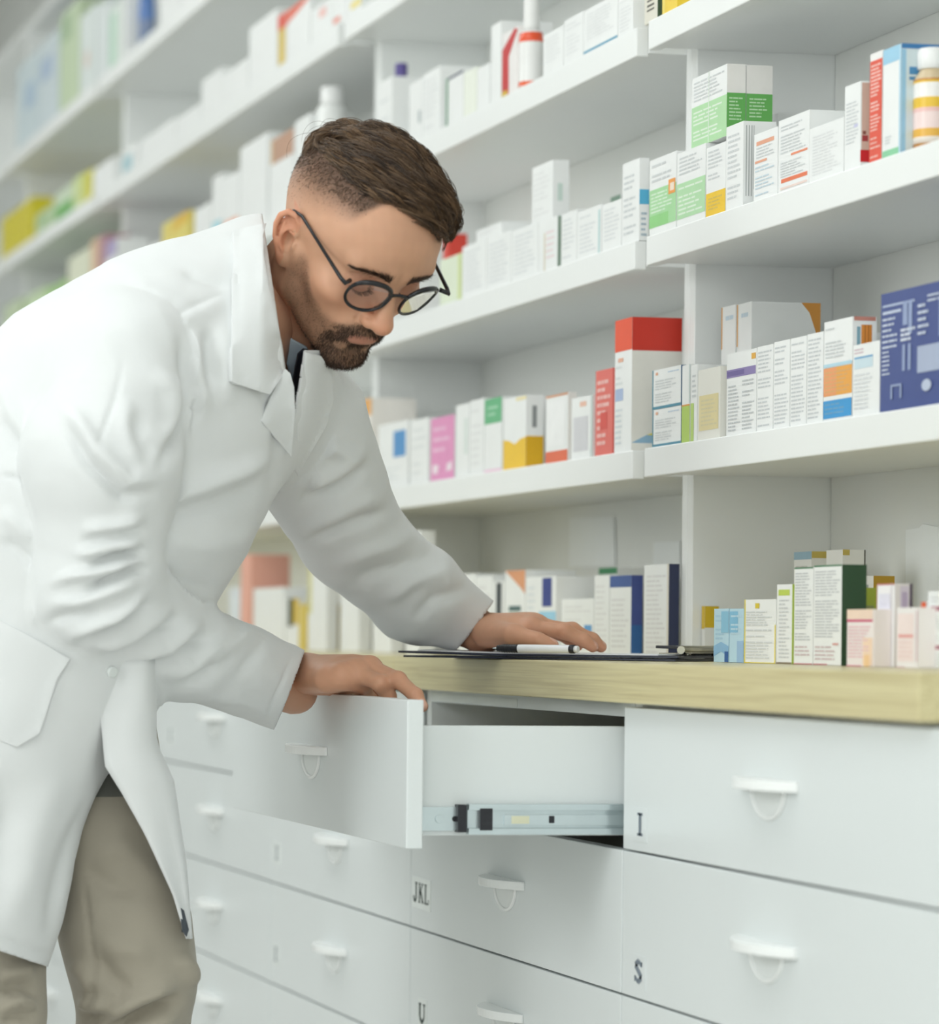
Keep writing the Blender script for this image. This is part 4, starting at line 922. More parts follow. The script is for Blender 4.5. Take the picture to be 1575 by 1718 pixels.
def scalp_mask(P):
    x = np.abs(P[:, 0]); y = P[:, 1]; z = P[:, 2]
    side = sstep(-.004, .005, z-hairline(y)); fr = sstep(-.003, .003, z-frontline(P[:, 0]))
    top = np.where(y > .034, np.minimum(fr, np.where(y < .05, side, 1)), side)
    fadelow = np.interp(y, [-.11, -.06, -.022, .007, .03, .05, .06], [-.03, .002, .022, .040, .056, .066, .074])
    fade = sstep(.0, 1.0, (z-fadelow)/np.maximum(hairline(y)-fadelow, .006))*sstep(.060, .050, y)*(z < .125)
    return top, fade
bm_, lips_ = beard_mask(hv); tp_, fd_ = scalp_mask(hv)
skin = np.tile(np.array(lin((.80, .615, .50))), (len(hv), 1))
n1 = vnoise(hv, 90, 1)[:, None]; n2 = vnoise(hv, 420, 2)[:, None]; n3 = vnoise(hv, 1500, 3)[:, None]
skin = skin*(1+.05*n1+.04*n2)
x_, y_, z_ = np.abs(hv[:, 0]), hv[:, 1], hv[:, 2]
red = np.clip(np.exp(-(((x_-.045)/.02)**2+((z_+.012)/.018)**2))*(y_ > .05)*.35+np.exp(-((x_/.017)**2+((z_+.012)/.014)**2))*(y_ > .1)*.55+(x_ > .0745)*(z_ < .035)*(y_ < .02)*.6, 0, 1)[:, None]
skin = skin*(1-red)+skin*np.array([1.08, .80, .74])*red
lipc = np.array(lin((.64, .40, .35)))
skin = np.where(lips_[:, None], skin*.35+lipc*.65, skin)
bc = np.array(lin((.28, .205, .155)))
w = (np.clip(bm_*(.70+.20*n2[:, 0]), 0, .70))[:, None]
skin = skin*(1-w)+bc*w
hc = np.array(lin((.13, .10, .08)))
w = np.clip(np.maximum(tp_*.96, fd_**.8*(.76+.16*n3[:, 0])), 0, 1)[:, None]
skin = skin*(1-w)+hc*w
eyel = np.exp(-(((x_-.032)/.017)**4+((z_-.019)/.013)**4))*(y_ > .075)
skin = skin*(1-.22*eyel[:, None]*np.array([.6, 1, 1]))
SKINM = bpy.data.materials.new('skin'); SKINM.use_nodes = True
nt_ = SKINM.node_tree; b_ = nt_.nodes['Principled BSDF']
at_ = nt_.nodes.new('ShaderNodeVertexColor'); at_.layer_name = 'skin'
nt_.links.new(at_.outputs['Color'], b_.inputs['Base Color'])
b_.inputs['Roughness'].default_value = .48; b_.inputs['Specular IOR Level'].default_value = .4
b_.inputs['Subsurface Weight'].default_value = .12; b_.inputs['Subsurface Radius'].default_value = (1.0, .35, .2); b_.inputs['Subsurface Scale'].default_value = .006
tc_ = nt_.nodes.new('ShaderNodeTexCoord'); nn_ = nt_.nodes.new('ShaderNodeTexNoise'); nn_.inputs['Scale'].default_value = 700; nn_.inputs['Detail'].default_value = 3
bp_ = nt_.nodes.new('ShaderNodeBump'); bp_.inputs['Strength'].default_value = .12; bp_.inputs['Distance'].default_value = .001
nt_.links.new(tc_.outputs['Object'], nn_.inputs['Vector']); nt_.links.new(nn_.outputs['Fac'], bp_.inputs['Height']); nt_.links.new(bp_.outputs['Normal'], b_.inputs['Normal'])
BODY_V = [hw(hv)]; BODY_Q = [hq[:, ::-1]]; BODY_C = [skin]
hn, _ = grad(f_head, hv, .0005)

# ------------------------------------------------------------------ hair: locks of fine strands swept forwards and to his left
def f_scalp(P):
    d = sd_ell(P, (0, -.010, .044), (.0765, .098, .083))
    return smin(d, sd_ell(P, (0, .040, .052), (.062, .056, .056)), .030)
def toheight(p, h):
    for _ in range(2):
        g, d0 = grad(f_scalp, p, .0006); p = p+g*(h-d0)[:, None]
    return p
def grow(roots, flow, length, height, K, wob, r):
    p = toheight(roots, np.zeros(len(roots))); path = [p]; stp = length/(K-1)
    ph = r.uniform(0, 6.28, len(p)); am = r.uniform(.5, 1.3, len(p))*wob
    for k in range(1, K):
        t = k/(K-1)
        g, _ = grad(f_scalp, p, .0006)
        v = flow(p, t); v = v-g*(v*g).sum(1, keepdims=True); v /= np.linalg.norm(v, axis=1, keepdims=True)+1e-9
        s = np.cross(g, v); v = v+s*(am*np.sin(ph+t*4.5))[:, None]
        v /= np.linalg.norm(v, axis=1, keepdims=True)
        p = p+v*np.asarray(stp)[:, None] if np.ndim(stp) else p+v*stp
        p = toheight(p, height*np.sin(min(t*1.25, 1.0)*math.pi*.5)*(1-.55*t**3))
        path.append(p)
    return np.stack(path, 1)
cand = hv[(tp_ > .5)]
r_ = np.random.default_rng(5)
# visual weight: every part of the top gets roots
def flow_top(p, t):
    x = p[:, 0]; y = p[:, 1]; z = p[:, 2]
    v = np.stack([.52+.10*np.sin(y*30+x*14+.6), .95+0*x, 0*x], 1)
    bk = sstep(-.050, -.092, y)[:, None]           # crown: outwards and down the back
    v = v*(1-bk)+np.stack([-.25+x*3, -.15+0*x, -1+0*x], 1)*bk
    fr = sstep(.035, .075, y)[:, None]             # the front falls to his left
    v = v*(1-fr)+np.stack([.95+0*x, .45+0*x, -.25+0*x], 1)*fr
    sl = (sstep(.035, .062, x)*sstep(.11, .08, z))[:, None]
    v = v*(1-sl)+np.stack([.05+0*x, .80+0*x, -.6+0*x], 1)*sl
    return v
G = 900
gi = r_.choice(len(cand), G, replace=False); groots = cand[gi]
gy, gx, gz = groots[:, 1], groots[:, 0], groots[:, 2]
eln = np.where(gy > .04, frontline(gx), hairline(gy))
edge = sstep(0, .020, gz-eln)                       # short near the fade
edge = np.where(gy > .05, np.maximum(edge, .55), edge)
ln = (.018+.058*edge)*r_.uniform(.75, 1.15, G)*np.where(gy < -.055, .55, 1)*np.where(gy > .05, .72, 1)*np.where((gx > .02) & (gy > .02), .62, 1)
ht = (.003+.021*edge*np.interp(gy, [-.1, -.05, 0, .05, .085], [.30, .62, .95, 1.15, 1.0]))*r_.uniform(.25, 1.1, G)
gp = grow(groots, flow_top, ln, ht, 13, .15, r_)
CH = 17; K = gp.shape[1]
off = r_.normal(size=(G, CH, 3)); off /= np.linalg.norm(off, axis=2, keepdims=True); off *= (r_.uniform(0, 1, (G, CH, 1))**.6)*.0070
tt = np.linspace(0, 1, K)[None, None, :, None]
pt = gp[:, None]+off[:, :, None]*(1-.74*tt)
pt = pt+.0007*np.sin(tt*r_.uniform(4, 9, (G, CH, 1, 1))+r_.uniform(0, 6, (G, CH, 1, 1)))*r_.normal(size=(G, CH, 1, 3))*tt
pt = pt.reshape(-1, K, 3)
# short side hair of the fade: thousands of short bristles
def bristles(mask, n, l0, l1, dirf, r, jitter=.25):
    w = mask/mask.sum(); i = r.choice(len(hv), n, p=w)
    p = hv[i]+r.normal(size=(n, 3))*.0007; nn = hn[i]
    v = dirf(p, nn)+r.normal(size=(n, 3))*jitter; v /= np.linalg.norm(v, axis=1, keepdims=True)
    L = r.uniform(l0, l1, n)[:, None]*np.clip(mask[i], .3, 1)[:, None]
    dn = nn*.25
    t = np.linspace(0, 1, 4)
    return np.stack([p-nn*.0006+(v*q+nn*.15*q*(1-q))*L for q in t], 1)
sidem = np.where((hv[:, 2] < .115), fd_**1.6*(1-.5*tp_), 0); 
sideP = bristles(sidem, 20000, .0025, .0065, lambda p, n: n*.45+A(0, .35, -.55), r_)
capm = tp_*1.0
capP = bristles(capm, 5000, .007, .013, lambda p, n: n*.45+flow_top(p, 0)*.7, r_)
HAIRM = bpy.data.materials.new('hair_brown'); HAIRM.use_nodes = True
nth = HAIRM.node_tree; bh = nth.nodes['Principled BSDF']; vch = nth.nodes.new('ShaderNodeVertexColor'); vch.layer_name = 'hair'
nth.links.new(vch.outputs['Color'], bh.inputs['Base Color'])
bh.inputs['Roughness'].default_value = .42; bh.inputs['Specular IOR Level'].default_value = .5
BEARDM = mat('beard_hair', hexc('#4c3627'), .5, vary=.35, vscale=300)
STUBM = mat('stubble_hair', hexc('#7d6450'), .5, vary=.3, vscale=300)
PERSON = empty('person', tuple(H_O)); bpy.data.objects.remove(PERSON)   # (re-created as the body mesh below)
def make_hair(parent):
    V1, Q1 = strands(pt, .00042, .00012); V2, Q2 = strands(np.concatenate([sideP, capP]), .00015, .00007)
    V = np.concatenate([V1, V2]); Q = np.concatenate([Q1, Q2+len(V1)])
    fly = cand[r_.choice(len(cand), 12, replace=False)]
    fl = grow(fly, flow_top, r_.uniform(.045, .065, 12), r_.uniform(.020, .029, 12), K, .5, r_)
    fl = fl+np.linspace(0, 1, K)[None, :, None]**2*r_.normal(size=(12, 1, 3))*.006
    V3, Q3 = strands(fl, .00020, .00009); Q = np.concatenate([Q, Q3+len(V)]); V = np.concatenate([V, V3])
    c0, c1 = np.array(hexc('#2b2019')), np.array(hexc('#86694c'))
    tl = np.clip(r_.beta(1.6, 2.4, G)[:, None]+r_.normal(size=(G, CH))*.14, 0, 1).reshape(-1)
    tl = np.concatenate([np.repeat(tl, K*3), np.repeat(np.clip(r_.normal(.24, .14, len(sideP)+len(capP)), 0, 1), 12), np.full(len(V3), .15)])
    o = np_mesh('hair', hw(V), Q[:, ::-1], HAIRM, parent); set_col(o.data, 'hair', c0+(c1-c0)*tl[:, None]); o['label'] = 'dark brown swept hair with a faded side'
    # beard
    dense = np.where(bm_ > .6, bm_, 0); stub = np.where((bm_ > .06) & (bm_ <= .6), bm_, 0)
    dirb = lambda p, n: n*.45+np.stack([np.sign(p[:, 0])*.12, .18+0*p[:, 0], -.8+0*p[:, 0]], 1)
    bl = np.where(hv[:, 2] < -.062, 1.0, .62)*dense
    B1 = bristles(dense, 6000, .0030, .0058, dirb, r_, .24)
    B2 = bristles(stub, 9000, .0012, .0030, dirb, r_, .3)
    V1, Q1 = strands(B1, .00019, .00008); V2, Q2 = strands(B2, .00015, .00007)
    me_v = np.concatenate([V1, V2]); q = np.concatenate([Q1, Q2+len(V1)])
    o = np_mesh('beard', hw(me_v), q[:, ::-1], BEARDM, parent); o['label'] = 'short dark beard and moustache'
    o.data.materials.append(STUBM)
    mi = np.zeros(len(q), np.int32); mi[len(Q1):] = 1; o.data.polygons.foreach_set('material_index', mi)
    # eyebrows and lashes
    P_ = []
    for s in (-1, 1):
        for i in range(420):
            t = r_.uniform(0, 1); w_ = (1-t*.55)*.0027
            c = A(.0105+.041*t, .1000-.0205*t**2.1, .0375+.0065*math.sin(t*2.2)-.0055*t)
            c = c+A(0, 0, r_.uniform(-1, 1)*w_)
            d_ = A(.8*(.35+t), -.35*t, .55*(1-t)-.25*t)+r_.normal(size=3)*.18; d_ /= np.linalg.norm(d_)
            L_ = r_.uniform(.005, .009)
            P_.append(np.stack([(c+d_*L_*q+A(0, .0007*q, 0))*A(s, 1, 1) for q in np.linspace(0, 1, 4)]))
        for i in range(70):
            t = i/69; c = A(.0185+.0265*t, .0872+.0045*math.sin(t*3.1)-.0035*t, .0142-.0038*math.sin(t*3.1))
            d_ = A((t-.5)*.9, .75, -.35)+r_.normal(size=3)*.1; d_ /= np.linalg.norm(d_)
            P_.append(np.stack([(c+d_*.0075*q+A(0, 0, .002*q*q))*A(s, 1, 1) for q in np.linspace(0, 1, 4)]))
    P_ = np.stack(P_)
    fp, _q = grad(f_head, P_.reshape(-1, 3), .0005); dd = feval(f_head, P_.reshape(-1, 3))
    push = np.clip(.0006-dd, 0, .01); P2 = (P_.reshape(-1, 3)+fp*push[:, None]).reshape(P_.shape)
    pull = np.clip(feval(f_head, P2.reshape(-1, 3))-.0015, 0, .02).reshape(P2.shape[:2]).mean(1)
    V, Q = strands(P2, .00020, .00008)
    o = np_mesh('eyebrows_and_lashes', hw(V), Q[:, ::-1], BEARDM, parent)

# ------------------------------------------------------------------ glasses
def make_glasses():
    FR = mat('black_acetate', hexc('#15171c'), .18, vary=.1, vscale=80)
    GM = bpy.data.materials.new('lens_glass'); GM.use_nodes = True; g = GM.node_tree.nodes['Principled BSDF']
    g.inputs['Base Color'].default_value = (.97, .95, .98, 1); g.inputs['Roughness'].default_value = .02; g.inputs['Transmission Weight'].default_value = 1; g.inputs['IOR'].default_value = 1.18
    c0 = hw(A(0, .112, .024))[0]
    r = empty('eyeglasses', tuple(c0)); tag(r, 'black round-rimmed glasses worn by the bearded man', 'glasses')
    tilt = .20
    def fp(x, z): return A(x, .1115-.30*x*x/.07-(z-.022)*(-tilt)*1.0, z)
    def ring(cx, n=44, ax=.0232, az=.0222, pw=2.25):
        out = []
        for i in range(n):
            a = 2*math.pi*i/n; ca, sa = math.cos(a), math.sin(a)
            x = cx+ax*np.sign(ca)*abs(ca)**(2/pw); z = .0185+az*np.sign(sa)*abs(sa)**(2/pw)*(1.0 if sa < 0 else .93)
            out.append(fp(x, z))
        return out
    for s in (-1, 1):
        pts = ring(s*.0335+.0015)
        mb = MB(); wp = [Vector(hw(p)[0]) for p in pts+pts[:2]]
        rad = [.0018+.0012*max(0, math.sin(2*math.pi*(i % 44)/44)) for i in range(46)]
        mb.tube(wp, rad, FR, 8, cap=False); mb.build('rim', r)
        # lens
        mb = MB(); fr = [Vector(hw(p+A(0, .0006, 0))[0]) for p in pts]; nrm = Vector(tuple(H_F))*(-.0014)
        mb.prism(fr, nrm, GM); mb.build('lens', r)
        # temple
        hp = [fp(s*.060, .031), A(s*.0695, .1040, .0315), A(s*.0715, .0960, .0315), A(s*.0765, .030, .0340), A(s*.0785, .000, .0350), A(s*.0785, -.016, .0290), A(s*.0765, -.030, .014), A(s*.0755, -.036, -.004)]
        mb = MB(); wp = [Vector(hw(p)[0]) for p in hp]
        mb.tube(wp, [.0026, .0027, .0022, .0017, .0019, .0021, .0022, .002], FR, 8); mb.build('temple', r)
    mb = MB()
    mb.tube([Vector(hw(fp(x, .0265+.0022*math.cos(x/.0115*1.57)))[0]) for x in np.linspace(-.0125, .0125, 9)], [.0026, .0023, .0020, .0019, .0019, .0019, .0020, .0023, .0026], FR, 8); mb.build('bridge', r)
    return r

# ------------------------------------------------------------------ hands, body and clothes
def pt3(px, py, d): return np.array(at(px, py, d))
def hand_sdf(J, back, scale=1.0):
    """J: wrist, arm, and per finger joints; back: direction of the back of the hand"""
    k = scale; R = dict(i=(.0098, .0090, .0080, .0068), m=(.0098, .0092, .0082, .0070), r=(.0094, .0086, .0077, .0066), p=(.0085, .0076, .0068, .0058), t=(.0135, .0112, .0100, .0080))
    W = J['w']; AR = J['a']
    ks = J['i'][0]; kp = J['p'][0]; side = (ks-kp)/np.linalg.norm(ks-kp)
    def f(P):
        d = sd_ecap(P, AR, W, .031*k, .0275*k, back, .78)
        for q in 'imrp':
            m = J[q][0]
            d = smin(d, sd_ecap(P, W+(m-W)*.12, m, .0175*k, .0122*k, back, .88), .016)
            pts = J[q]
            e = sd_chain(P, pts, [r*k for r in R[q]])
            for jn, rr in ((1, 1.06), (2, 1.05)):
                e = smin(e, np.sqrt(((P-pts[jn]-back*.0006)**2).sum(1))-R[q][jn]*rr*k, .004)
            e = smin(e, sd_cap(P, m-back*.001, m+back*.0025, .0105*k), .006)
            d = smin(d, e, .0062)
            # extensor tendon and a crease over the middle knuckle
            d = smin(d, sd_cap(P, W+(m-W)*.45+back*.0085, m+back*.0078, .0028), .010)
        d = smin(d, sd_ecap(P, W+(J['m'][0]-W)*.3, W+(J['m'][0]-W)*.8, .026*k, .027*k, back, .52), .02)
        t = J['t']
        d = smin(d, sd_cap(P, W+(t[0]-W)*.4, t[1], .0165*k, .0135*k), .016)
        d = smin(d, sd_chain(P, t, [r*k for r in R['t']]), .008)
        # nails: shallow flat cut on the back of each tip
        return d
    return f
def hand_color(V, J, back):
    base = np.tile(np.array(lin((.80, .60, .485))), (len(V), 1))
    base = base*(1+.05*vnoise(V, 120, 4)[:, None]+.04*vnoise(V, 500, 5)[:, None])
    for q in 'imrpt':
        pts = J[q]
        for jn, w in ((0, .010), (1, .008), (2, .007), (3, .009)):
            g = np.exp(-((V-pts[jn])**2).sum(1)/w**2)[:, None]*(.30 if jn else .2)
            base = base*(1-g)+base*np.array([1.06, .76, .70])*g
        ax = pts[3]-pts[2]; ax /= np.linalg.norm(ax); nb = back-ax*(back@ax)
        nb = nb/np.linalg.norm(nb); c = pts[3]+nb*.0062+ax*.0012; s = np.cross(ax, nb)
        u = V-c
        m = (((u@ax)/.0062)**2+((u@s)/.0056)**2 < 1) & (u@nb > -.0045)
        base[m] = base[m]*.45+np.array(lin((.90, .74, .68)))*.55
    return base
RH_b = camdir(-.10, .93, .30); RH_b /= np.linalg.norm(RH_b)
RHJ = dict(a=pt3(420, 1108, 3.86), w=pt3(498, 1131, 3.815),
  i=[pt3(622, 1121, 3.715), pt3(668, 1141, 3.675), pt3(697, 1167, 3.650), pt3(708, 1185, 3.640)],
  m=[pt3(597, 1127, 3.705), pt3(638, 1147, 3.675), pt3(652, 1169, 3.682), pt3(656, 1187, 3.695)],
  r=[pt3(571, 1134, 3.700), pt3(607, 1150, 3.712), pt3(620, 1173, 3.742), pt3(623, 1189, 3.755)],
  p=[pt3(548, 1142, 3.712), pt3(575, 1155, 3.778), pt3(587, 1173, 3.818), pt3(592, 1186, 3.828)],
  t=[pt3(545, 1142, 3.795), pt3(585, 1150, 3.79), pt3(612, 1156, 3.775), pt3(636, 1164, 3.76)])
LH_b = camdir(.10, .98, .10); LH_b /= np.linalg.norm(LH_b)
LHJ = dict(a=pt3(722, 1034, 4.03), w=pt3(800, 1062, 4.015),
  i=[pt3(893, 1054, 3.925), pt3(948, 1060, 3.905), pt3(979, 1074, 3.905), pt3(994, 1085, 3.905)],
  m=[pt3(899, 1051, 3.950), pt3(960, 1058, 3.935), pt3(993, 1074, 3.935), pt3(1008, 1085, 3.937)],
  r=[pt3(895, 1051, 3.972), pt3(952, 1058, 3.965), pt3(985, 1073, 3.968), pt3(1001, 1084, 3.970)],
  p=[pt3(885, 1054, 3.992), pt3(930, 1061, 3.995), pt3(955, 1073, 4.000), pt3(970, 1084, 4.003)],
  t=[pt3(815, 1066, 3.965), pt3(862, 1066, 3.895), pt3(902, 1074, 3.875), pt3(926, 1083, 3.870)])
for J, bk in ((RHJ, RH_b), (LHJ, LH_b)):
    f = hand_sdf(J, bk); allp = np.array([J['a'], J['w']]+[p for q in 'imrpt' for p in J[q]])
    v, q = surf_nets(f, allp.min(0)-.05, allp.max(0)+.035, .0019)
    keep = ((v-J['a'])@(J['w']-J['a'])) > 0
    BODY_V.append(v); BODY_Q.append(q); BODY_C.append(hand_color(v, J, bk))

# ---- coat volumes (world), from points with their own depth
BS = camdir(.66, .62, .30); BL_ = camdir(.50, -.04, -.86)
LAT = BL_/np.linalg.norm(BL_)
TOR = [(40, 1060, 3.66, .165), (105, 870, 3.66, .180), (215, 725, 3.65, .165), (330, 612, 3.645, .128), (424, 525, 3.65, .078), (446, 455, 3.665, .060)]
RSL = [(212, 618, 3.515, .083), (172, 775, 3.465, .080), (158, 985, 3.490, .064), (300, 1085, 3.630, .053), (494, 1160, 3.812, .0465)]
LSL = [(498, 715, 3.80, .080), (588, 898, 3.93, .060), (697, 996, 3.98, .0535), (802, 1054, 4.025, .036)]
SKR = [(45, 1060, 3.60, .150), (-85, 1285, 3.58, .150), (-132, 1450, 3.57, .155), (-188, 1680, 3.56, .160)]
C3 = lambda L: ([pt3(a, b, c) for a, b, c, _ in L], [r for *_, r in L])
tor_p, tor_r = C3(TOR); rsl_p, rsl_r = C3(RSL); lsl_p, lsl_r = C3(LSL); skr_p, skr_r = C3(SKR)
def chain_s(P, pts, rad, k):
    d = None
    for i in range(len(pts)-1):
        e = sd_cap(P, pts[i], pts[i+1], rad[i], rad[i+1]); d = e if d is None else smin(d, e, k)
    return d
def f_tor(P):
    d = None
    for i in range(len(tor_p)-1):
        e = sd_ecap(P, tor_p[i], tor_p[i+1], tor_r[i], tor_r[i+1], LAT, 1.12); d = e if d is None else smin(d, e, .05)
    # shoulder yokes
    d = smin(d, sd_cap(P, tor_p[3]-LAT*.02, rsl_p[0], .105, .070), .06)
    d = smin(d, sd_cap(P, tor_p[3]+LAT*.02, lsl_p[0], .105, .066), .06)
    return d
def f_rsl(P): return chain_s(P, rsl_p, rsl_r, .02)
def f_lsl(P): return chain_s(P, lsl_p, lsl_r, .02)
def f_skr(P):
    d = None
    for i in range(len(skr_p)-1):
        e = sd_ecap(P, skr_p[i], skr_p[i+1], skr_r[i], skr_r[i+1], camdir(0, 0, 1), .80); d = e if d is None else smin(d, e, .03)
    return d
cuffR = (rsl_p[4]-rsl_p[3]); cuffR /= np.linalg.norm(cuffR); cuffR = cuffR+camdir(.0, .10, .0)*0
cuffL = (lsl_p[3]-lsl_p[2]); cuffL /= np.linalg.norm(cuffL)
def f_coat(P):
    d = smin(f_tor(P), f_skr(P), .05)
    d = smin(d, f_rsl(P), .010)
    return smin(d, f_lsl(P), .025)
STROKES = {
 'R': [ # right sleeve: (points, width px, height mm)
  ([(112, 680), (158, 752), (212, 800), (270, 797)], 15, 7), ([(104, 705), (148, 778), (205, 828), (262, 822)], 12, -6),
  ([(222, 690), (231, 740), (258, 770)], 13, -3.5), ([(205, 660), (212, 720), (236, 776)], 14, 3),
  ([(255, 620), (286, 655), (294, 705), (270, 755)], 15, 4), ([(300, 560), (318, 640), (314, 690), (296, 735), (262, 790)], 11, -7),
  ([(135, 890), (195, 880), (245, 862)], 12, 5), ([(130, 912), (190, 902), (240, 886)], 10, -4),
  ([(146, 947), (195, 934), (246, 925)], 8, -9), ([(120, 930), (180, 915), (240, 906)], 11, 6),
  ([(84, 982), (120, 966), (165, 958), (240, 944)], 11, 7), ([(138, 996), (175, 972), (212, 958), (250, 957)], 8, -9),
  ([(82, 1012), (135, 1010), (185, 988), (235, 978)], 11, 6), ([(76, 1040), (120, 1032), (170, 1020)], 9, -5),
  ([(112, 1066), (188, 1035), (246, 992)], 11, 6), ([(120, 1082), (195, 1052), (255, 1010)], 9, -6),
  ([(156, 1088), (219, 1066), (285, 1022)], 11, 6), ([(170, 1104), (235, 1082), (300, 1036)], 9, -6),
  ([(206, 1112), (277, 1092), (340, 1038)], 11, 6), ([(230, 1124), (295, 1108), (352, 1058)], 9, -6),
  ([(262, 1136), (325, 1116), (380, 1058)], 12, 5), ([(290, 1150), (350, 1128), (400, 1078)], 10, -5),
  ([(349, 1120), (393, 1080), (420, 1052)], 12, 4), ([(392, 1140), (425, 1100), (440, 1070)], 11, -3),
  ([(160, 1062), (215, 1040), (236, 1018)], 7, -3), ([(330, 1165), (400, 1175), (450, 1195)], 10, 2),
  ([(209, 600), (188, 680), (163, 758)], 3.5, -1.6), ([(490, 1095), (462, 1160), (438, 1213)], 3, -1.2)],
 'T': [
  ([(298, 575), (322, 650), (318, 700), (300, 740), (268, 795), (250, 870)], 11, -9),
  ([(390, 486), (325, 512), (245, 566), (236, 590)], 5, -1.6), ([(385, 502), (320, 530), (262, 575)], 13, 2.0),
  ([(348, 540), (352, 600), (362, 660)], 12, -6), ([(322, 545), (330, 620), (345, 700)], 14, 5), ([(380, 530), (378, 600), (386, 690)], 16, 4),
  ([(270, 590), (300, 620), (318, 680)], 10, -4),
  ([(262, 846), (330, 820), (400, 792), (456, 764)], 16, 7), ([(270, 872), (340, 850), (410, 828), (462, 800)], 18, -7),
  ([(255, 900), (330, 915), (400, 905), (450, 880)], 22, 5), ([(260, 960), (320, 985), (370, 980)], 20, -5),
  ([(440, 640), (470, 720), (462, 800), (440, 870)], 12, -4),
  ([(462, 800), (450, 870), (412, 945), (362, 1008)], 6, -5), ([(486, 800), (470, 868), (428, 945), (378, 1012)], 10, 4),
  ([(300, 455), (350, 468), (392, 482)], 10, -3), ([(210, 480), (290, 500), (330, 520)], 14, 2),
  ([(0, 792), (30, 800), (62, 822)], 4, -3), ([(0, 640), (20, 690), (45, 740)], 14, 4), ([(0, 700), (25, 740), (50, 770)], 10, -4), ([(0, 850), (30, 880), (60, 910)], 14, 4), ([(0, 900), (30, 925), (65, 955)], 10, -4),
  ([(180, 1130), (176, 1180), (172, 1250)], 4, -4), ([(120, 1120), (150, 1180), (165, 1260)], 18, 4), ([(205, 1140), (200, 1200), (190, 1260)], 12, 4)],
 'L': [
  ([(520, 700), (545, 740), (590, 770)], 14, 5), ([(504, 842), (577, 812), (622, 772)], 10, -7), ([(500, 815), (565, 786), (612, 750)], 13, 6),
  ([(510, 912), (589, 878), (650, 850)], 11, -6), ([(508, 884), (580, 850), (636, 820)], 13, 5), ([(560, 950), (620, 920), (700, 895)], 14, 4), ([(575, 985), (640, 950), (730, 925)], 12, -4),
  ([(640, 1010), (690, 970), (760, 960)], 14, 4), ([(690, 1040), (730, 1000), (790, 990)], 11, -4), ([(525, 735), (520, 790), (505, 850)], 5, -3)],
 'S': [([(95, 1290), (60, 1400), (30, 1560)], 26, 5), ([(150, 1330), (110, 1440), (75, 1590)], 18, -5), ([(20, 1300), (0, 1420), (-20, 1560)], 24, -5), ([(165, 1290), (135, 1420), (96, 1560)], 10, 4), ([(-5, 1572), (40, 1588), (88, 1606)], 3, -1.5)],
}
def apply_strokes(v, n, grp, table):
    px, py, d = pix(v)
    view = v-NC; view /= np.linalg.norm(view, axis=1, keepdims=True)
    face = sstep(.05, .45, -(n*view).sum(1))
    disp = np.zeros(len(v))
    for g, L in table.items():
        m0 = grp == g
        for pts, w, h in L:
            pp = np.array(pts, float)
            bb = m0 & (px > pp[:, 0].min()-3*w) & (px < pp[:, 0].max()+3*w) & (py > pp[:, 1].min()-3*w) & (py < pp[:, 1].max()+3*w)
            ii = np.nonzero(bb)[0]
            if not len(ii): continue
            q = np.stack([px[ii]+5*vnoise(v[ii], 26, 21)+2.5*vnoise(v[ii], 70, 22), py[ii]+8*vnoise(v[ii], 30, 23)+4*vnoise(v[ii], 80, 24)], 1); best = np.full(len(ii), 1e9); tt = np.zeros(len(ii))
            seg = np.linalg.norm(np.diff(pp, axis=0), axis=1); cum = np.concatenate([[0], np.cumsum(seg)])
            for i in range(len(pp)-1):
                a, b = pp[i], pp[i+1]; ab = b-a; h_ = np.clip(((q-a)@ab)/(ab@ab), 0, 1)
                dd = np.linalg.norm(q-a-h_[:, None]*ab, axis=1); u = dd < best
                best[u] = dd[u]; tt[u] = (cum[i]+h_[u]*seg[i])/cum[-1]
            tp = sstep(-.05, .28, tt)*sstep(1.05, .72, tt)
            disp[ii] += np.exp(-(best/w)**2)*tp*h*.001
    return disp*face
coat_lo = np.minimum.reduce([p for p in tor_p+rsl_p+lsl_p+skr_p])-.22; coat_hi = np.maximum.reduce([p for p in tor_p+rsl_p+lsl_p+skr_p])+.22
cv, cq = surf_nets(f_coat, coat_lo, coat_hi, .0036)
cn, _ = grad(f_coat, cv, .002)
G4 = np.stack([feval(f_tor, cv), feval(f_rsl, cv)-.002, feval(f_lsl, cv), feval(f_skr, cv)])
grp = np.array(['T', 'R', 'L', 'S'])[G4.argmin(0)]
for k_, m_ in (('R', 1.7), ('L', 1.7), ('T', 1.4), ('S', 1.3)): STROKES[k_] = [(p, w, h*m_) for p, w, h in STROKES[k_]]
disp = apply_strokes(cv, cn, grp, STROKES)
slv = ((grp == 'R') | (grp == 'L')).astype(float)
warp = cv+.012*np.stack([vnoise(cv, 22, 31), vnoise(cv, 22, 32), vnoise(cv, 22, 33)], 1)
rdg = 1-np.abs(vnoise(warp, 34, 34))*2.2; rdg2 = 1-np.abs(vnoise(warp, 62, 35))*2.2
disp = disp+.0012*vnoise(cv, 38, 8)+.0006*vnoise(cv, 95, 9)+(.0011+.0016*slv)*np.clip(rdg, -1, 1)+(.0004+.0009*slv)*np.clip(rdg2, -1, 1)
cvd = cv+cn*disp[:, None]
